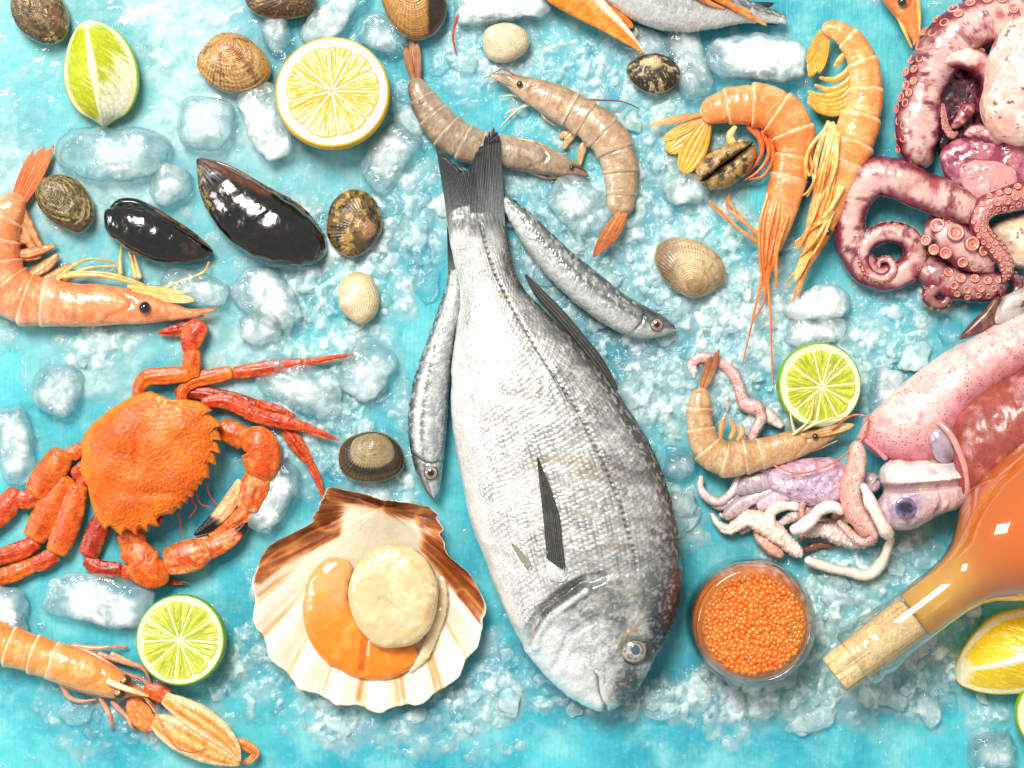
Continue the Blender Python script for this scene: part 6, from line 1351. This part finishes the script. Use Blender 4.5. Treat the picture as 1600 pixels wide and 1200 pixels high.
g = dome([(1496, 530), (1512, 508), (1536, 484), (1560, 464), (1564, 478), (1554, 504), (1530, 520)], h=8, hb=5, z0=56, nr=20, na=60); g.col('5c3a30').mix(ss(-.1, .4, fbm(g.V / 8, 866, 3)), '8a6252'); T.part('fin', g, M_spot)
g = dome([(1552, 506), (1564, 466), (1590, 452), (1640, 440), (1660, 470), (1620, 486), (1580, 502)], h=10, hb=5, z0=66, nr=20, na=60); g.col('b8aca4').mix(ss(-.1, .4, fbm(g.V / 12, 867, 3)), '8e8078'); g.mix(ss(.3, .5, fbm(g.V / 9, 868, 3)), '3e3030'); T.part('fin', g, M_squid)
g = dome([(1204, 740), (1226, 724), (1268, 716), (1316, 720), (1342, 742), (1334, 774), (1296, 790), (1256, 788), (1228, 776), (1206, 764)], h=34, hb=30, z0=4, p=2.5, nr=60, na=180)
n1 = fbm(g.V / 22, 885, 4); n2 = fbm(g.V / 7, 886, 3); g.col('cdb0c4'); g.mix(.8 * ss(-.1, .4, n1), 'e0cfdc'); g.mix(.7 * ss(.15, .5, n2 + .5 * n1), 'b88aa8'); g.mix(.6 * near(g.V, [(1225, 730), (1300, 722)], 16) * ss(-.2, .3, n2), 'cf6e7c'); g.mix(.5 * ss(.2, .5, -n1), 'a8829c')
g.push((g.P[:, 2] > 0) * (4 * n1 + 1.2 * n2)); T.part('head', g, M_spot)
squid_arm(T, [(1222, 752, 24, 16), (1196, 754, 24, 22), (1170, 760, 22, 19), (1150, 772, 18, 10)], 'a8949c', 'c4b4ba', '7e6a74', seed=2)
squid_arm(T, [(1162, 738, 20, 6), (1156, 752, 22, 8), (1144, 772, 22, 8.5), (1127, 785, 22, 8.5), (1107, 778, 22, 8), (1096, 762, 20, 7.5), (1098, 744, 18, 3.5)], 'd8c4c2', seed=3)
squid_arm(T, [(1166, 748, 16, 8), (1150, 780, 16, 9), (1128, 794, 16, 8), (1108, 784, 14, 4)], 'a89498', 'c8b8ba', '7a666c', seed=33)
squid_arm(T, [(1134, 812, 18, 8), (1150, 798, 24, 12), (1168, 786, 26, 13), (1196, 774, 28, 13), (1226, 770, 30, 10)], 'c8b0b6', 'e0d0d2', 'a08890', seed=4)
squid_arm(T, [(1186, 797, 28, 10), (1202, 783, 34, 13), (1228, 772, 38, 14), (1254, 770, 40, 12)], 'e0bcc8', 'f0dce2', 'c48ca4', seed=5)
squid_arm(T, [(1114, 804, 14, 2), (1124, 820, 16, 6), (1140, 829, 20, 9), (1154, 822, 24, 11), (1170, 812, 28, 14), (1192, 818, 30, 16), (1214, 834, 30, 16), (1238, 854, 28, 15), (1256, 870, 26, 12)], 'f2e0d2', 'fbf1e6', 'd8a484', seed=6, bumpy=.8, n=150, m=36)
squid_arm(T, [(1180, 832, 16, 5), (1196, 846, 20, 11), (1212, 860, 22, 12), (1228, 872, 20, 7)], 'd8a08a', 'e8c0aa', 'a86450', seed=7)
squid_arm(T, [(1090, 584, 14, 7), (1083, 571, 15, 9), (1094, 559, 16, 9), (1112, 560, 16, 9), (1134, 570, 16, 10), (1150, 587, 18, 11), (1159, 610, 20, 11), (1168, 632, 22, 12), (1186, 638, 24, 13), (1192, 650, 26, 11), (1184, 668, 28, 10), (1174, 690, 28, 10)], 'd8b0ac', 'ecd4ce', 'a8747a', seed=8, spots=.8, n=170)
squid_arm(T, [(1140, 602, 10, 3), (1138, 624, 12, 6), (1140, 644, 10, 2)], 'b89498', seed=9)
squid_arm(T, [(1192, 642, 16, 12), (1206, 652, 18, 12), (1228, 668, 18, 8)], 'e2d0c8', seed=10)

# lower squid: brick red mantle, eyed head
T = Thing('squid', 'brick red squid with a dark eye, its mantle opening toward its head beside the bottle', 'squid', (1450, 750), z0=64)
g = loft([(1474, 650, 1496, 794, 96, 24), (1490, 632, 1512, 790, 118, 16), (1526, 610, 1546, 774, 132, 10), (1572, 588, 1592, 754, 138, 8), (1622, 562, 1642, 734, 138, 8), (1690, 530, 1704, 708, 130, 10), (1740, 510, 1750, 690, 100, 20)], 190, 110, e=.9)
n1 = fbm(g.V / 38, 871, 4); n2 = fbm(g.V / 11, 872, 3); g.col('9c4a3c'); g.mix(.7 * ss(-.1, .45, n1), 'b26a5e'); g.mix(.8 * ss(.1, .6, g.P[:, 1] + .5 * n1), '9e3c2c'); g.mix(.6 * ss(.2, .5, n2 + .5 * n1), '8a3436'); g.mix(.55 * ss(.3, .6, -n1 - .3 * g.P[:, 1]), 'd8a4a8'); g.mix(.5 * spot(g.V, (1545, 735), 26) * ss(-.2, .3, n2), 'e89a84')
g.push(4 * n1 + 1.2 * n2); T.part('mantle', g, M_spot)
T.part('mantle_rim', tube([(1458, 657, 104, 5), (1474, 674, 112, 5), (1490, 705, 116, 5), (1502, 738, 110, 5), (1506, 770, 96, 5), (1500, 792, 72, 4)], 70, 14).col('d99a92'), M_squid)
g = tube([(1452, 664, 92, 10), (1462, 684, 96, 16), (1472, 706, 92, 18), (1478, 724, 84, 12)], 60, 26, .6).col('b4a4b2'); g.mix(ss(-.2, .4, fbm(g.V / 12, 874, 3)), '948694'); T.part('mantle_fold', g, M_squid)
g = dome([(1376, 734), (1388, 721), (1430, 718), (1470, 717), (1502, 720), (1514, 756), (1502, 790), (1464, 806), (1428, 826), (1398, 828), (1377, 814), (1370, 790), (1382, 764), (1376, 750)], c=(1440, 768), h=44, hb=46, z0=10, p=2.6, nr=70, na=200)
n1 = fbm(g.V / 20, 881, 4); n2 = fbm(g.V / 6, 882, 3); up = g.P[:, 2] > 0
fun = near(g.V, [(1392, 741), (1510, 737)], 26); hdm = near(g.V, [(1400, 795), (1440, 782), (1510, 766)], 40); crv = near(g.V, [(1372, 762), (1400, 762), (1450, 758), (1510, 752)], 9); slit = near(g.V, [(1446, 734), (1472, 731), (1498, 730)], 9) * (.6 + .6 * fbm(g.V / 14, 12, 2))
g.V[:, 2] += up * (9 * fun + 6 * hdm - 9 * crv - 2.5 * slit - 4 * near(g.V, [(1462, 760), (1468, 780), (1460, 802)], 7))
g.col('d8c2c2'); g.mix(.8 * fun, 'ece0da'); g.mix(.7 * ss(.0, .4, n1) * hdm, 'b592a4'); g.mix(.6 * ss(.1, .5, n2 + .4 * n1), 'f2e6e2'); g.mix(.8 * spot(g.V, (1408, 792), 26) * ss(-.35, .2, n1), '8e7092'); g.mix(.7 * crv, '9a6a6c'); g.mix(.55 * slit, '8a8490')
g.mix(.6 * near(g.V, [(1470, 762), (1476, 780), (1468, 802)], 6), 'cf9a88'); g.mix(.5 * ss(.2, .5, -n1) * (1 - fun), 'c88e92')
g.push(up * (2.2 * n1 + .9 * n2)); hd = T.part('head', g, M_squid)
m_ = g.P[:, 2] > 0; ez = g.V[m_][np.argmin((g.V[m_, 0] - 1409) ** 2 + (g.V[m_, 1] - 792) ** 2), 2] - 9
g = dome([(1393, 784), (1402, 776), (1416, 777), (1425, 786), (1424, 800), (1410, 808), (1396, 802)], h=3, hb=9, z0=ez, nr=24, na=60).col('2e2a46'); g.mix(ss(.4, .95, g.P[:, 0] + .4 * fbm(g.V / 6, 3, 3)), '8a7096'); g.mix(.7 * ss(.1, .4, fbm(g.V / 6, 8, 3)), '54496c'); g.V[:, 2] += 3; T.part('eye', g, M_squid, hd)
squid_arm(T, [(1360, 740, 30, 20), (1366, 756, 32, 22), (1380, 760, 36, 14)], 'c4aeb4', 'd8c8cc', '9a8088', seed=20)
squid_arm(T, [(1334, 688, 72, 7), (1338, 706, 72, 14), (1336, 734, 68, 17), (1329, 764, 64, 18), (1334, 794, 60, 19), (1350, 818, 56, 20), (1362, 838, 50, 16), (1350, 846, 44, 12), (1330, 832, 40, 9), (1312, 814, 38, 4)], 'e4beb0', 'f2dcd2', 'cf8c7c', seed=13, spots=1., n=150, m=34)
squid_arm(T, [(1346, 754, 76, 7), (1354, 776, 82, 10), (1366, 802, 84, 12), (1379, 824, 78, 12), (1393, 841, 66, 10)], 'f0e2d8', 'faf3ec', 'd8b8ac', seed=14)
squid_arm(T, [(1396, 838, 50, 8), (1391, 858, 40, 9), (1386, 874, 32, 9.5), (1376, 892, 26, 9.5), (1360, 901, 24, 9.5), (1334, 897, 24, 9.5), (1296, 888, 26, 9.5), (1262, 876, 26, 9)], 'ecdccc', 'f7eee2', 'd0b4a0', seed=15, n=150)
squid_arm(T, [(1216, 838, 34, 11), (1206, 820, 38, 10), (1206, 802, 40, 9.5), (1222, 792, 42, 9.5), (1252, 792, 42, 9)], 'f0e2d6', 'faf2ea', 'd8b6a8', seed=16)
squid_arm(T, [(1320, 802, 56, 8), (1302, 792, 58, 11), (1284, 796, 60, 11), (1268, 812, 58, 12), (1250, 826, 54, 13), (1236, 830, 48, 9)], 'f2e6de', 'fbf5f0', 'd8bcb4', seed=17)
squid_arm(T, [(1256, 812, 44, 5), (1256, 788, 48, 6.5), (1268, 776, 50, 6.5), (1284, 780, 50, 6), (1292, 788, 46, 4)], 'd8a094', 'e6beb2', 'b87468', seed=18, spots=.6)
squid_arm(T, [(1248, 838, 24, 6), (1268, 830, 28, 13), (1294, 830, 28, 16), (1322, 842, 26, 15), (1350, 850, 24, 12), (1376, 846, 24, 5)], 'dcc4bc', 'f0e2da', 'b4948c', seed=19, bumpy=1., n=150, m=34)
squid_arm(T, [(1258, 866, 12, 4), (1280, 856, 14, 7), (1312, 856, 14, 2.5)], '7a4a40', '94604e', '4e2a26', seed=21)

for i, (rows_, dk) in enumerate([
    ([(1330, 770, 18, 9), (1300, 776, 20, 9), (1270, 770, 20, 8), (1240, 782, 18, 8), (1218, 800, 16, 6), (1200, 806, 14, 3)], 0),
    ([(1340, 800, 20, 9), (1318, 822, 18, 9), (1292, 818, 18, 8), (1270, 834, 16, 7), (1250, 850, 14, 3)], 1),
    ([(1216, 766, 16, 9), (1190, 786, 14, 9), (1168, 804, 12, 8), (1146, 812, 12, 6), (1128, 806, 12, 3)], 1),
    ([(1230, 780, 22, 8), (1214, 796, 22, 8), (1196, 812, 20, 7), (1176, 826, 16, 6), (1160, 838, 12, 3)], 0),
    ([(1350, 770, 26, 12), (1340, 790, 24, 12), (1322, 800, 22, 11), (1306, 816, 18, 8)], 1),
    ([(1372, 812, 30, 12), (1364, 832, 28, 11), (1348, 846, 24, 9), (1330, 858, 18, 5)], 0)]):
    squid_arm(T, rows_, *(('c49c96', 'dcc0b8', '94605e') if dk else ('dcc4c0', 'efe0da', 'b08a8c')), seed=30 + i, bumpy=.5)

for i, (rows_, dk) in enumerate([
    ([(1384, 796, 30, 12), (1360, 796, 30, 13), (1336, 806, 28, 12), (1318, 822, 26, 10), (1300, 836, 22, 5)], 0),
    ([(1300, 760, 36, 10), (1272, 776, 38, 10), (1246, 782, 36, 9), (1222, 776, 32, 8), (1204, 784, 26, 4)], 0),
    ([(1240, 742, 34, 9), (1212, 738, 30, 9), (1186, 744, 26, 8), (1160, 756, 20, 4)], 1),
    ([(1290, 782, 30, 9), (1262, 800, 32, 10), (1236, 812, 32, 9), (1216, 826, 28, 7), (1204, 840, 20, 3)], 1)]):
    squid_arm(T, rows_, *(('c8a4a4', 'dfc6c2', '946468') if dk else ('e0cac6', 'f2e6e0', 'b8949a')), seed=50 + i, bumpy=.4)
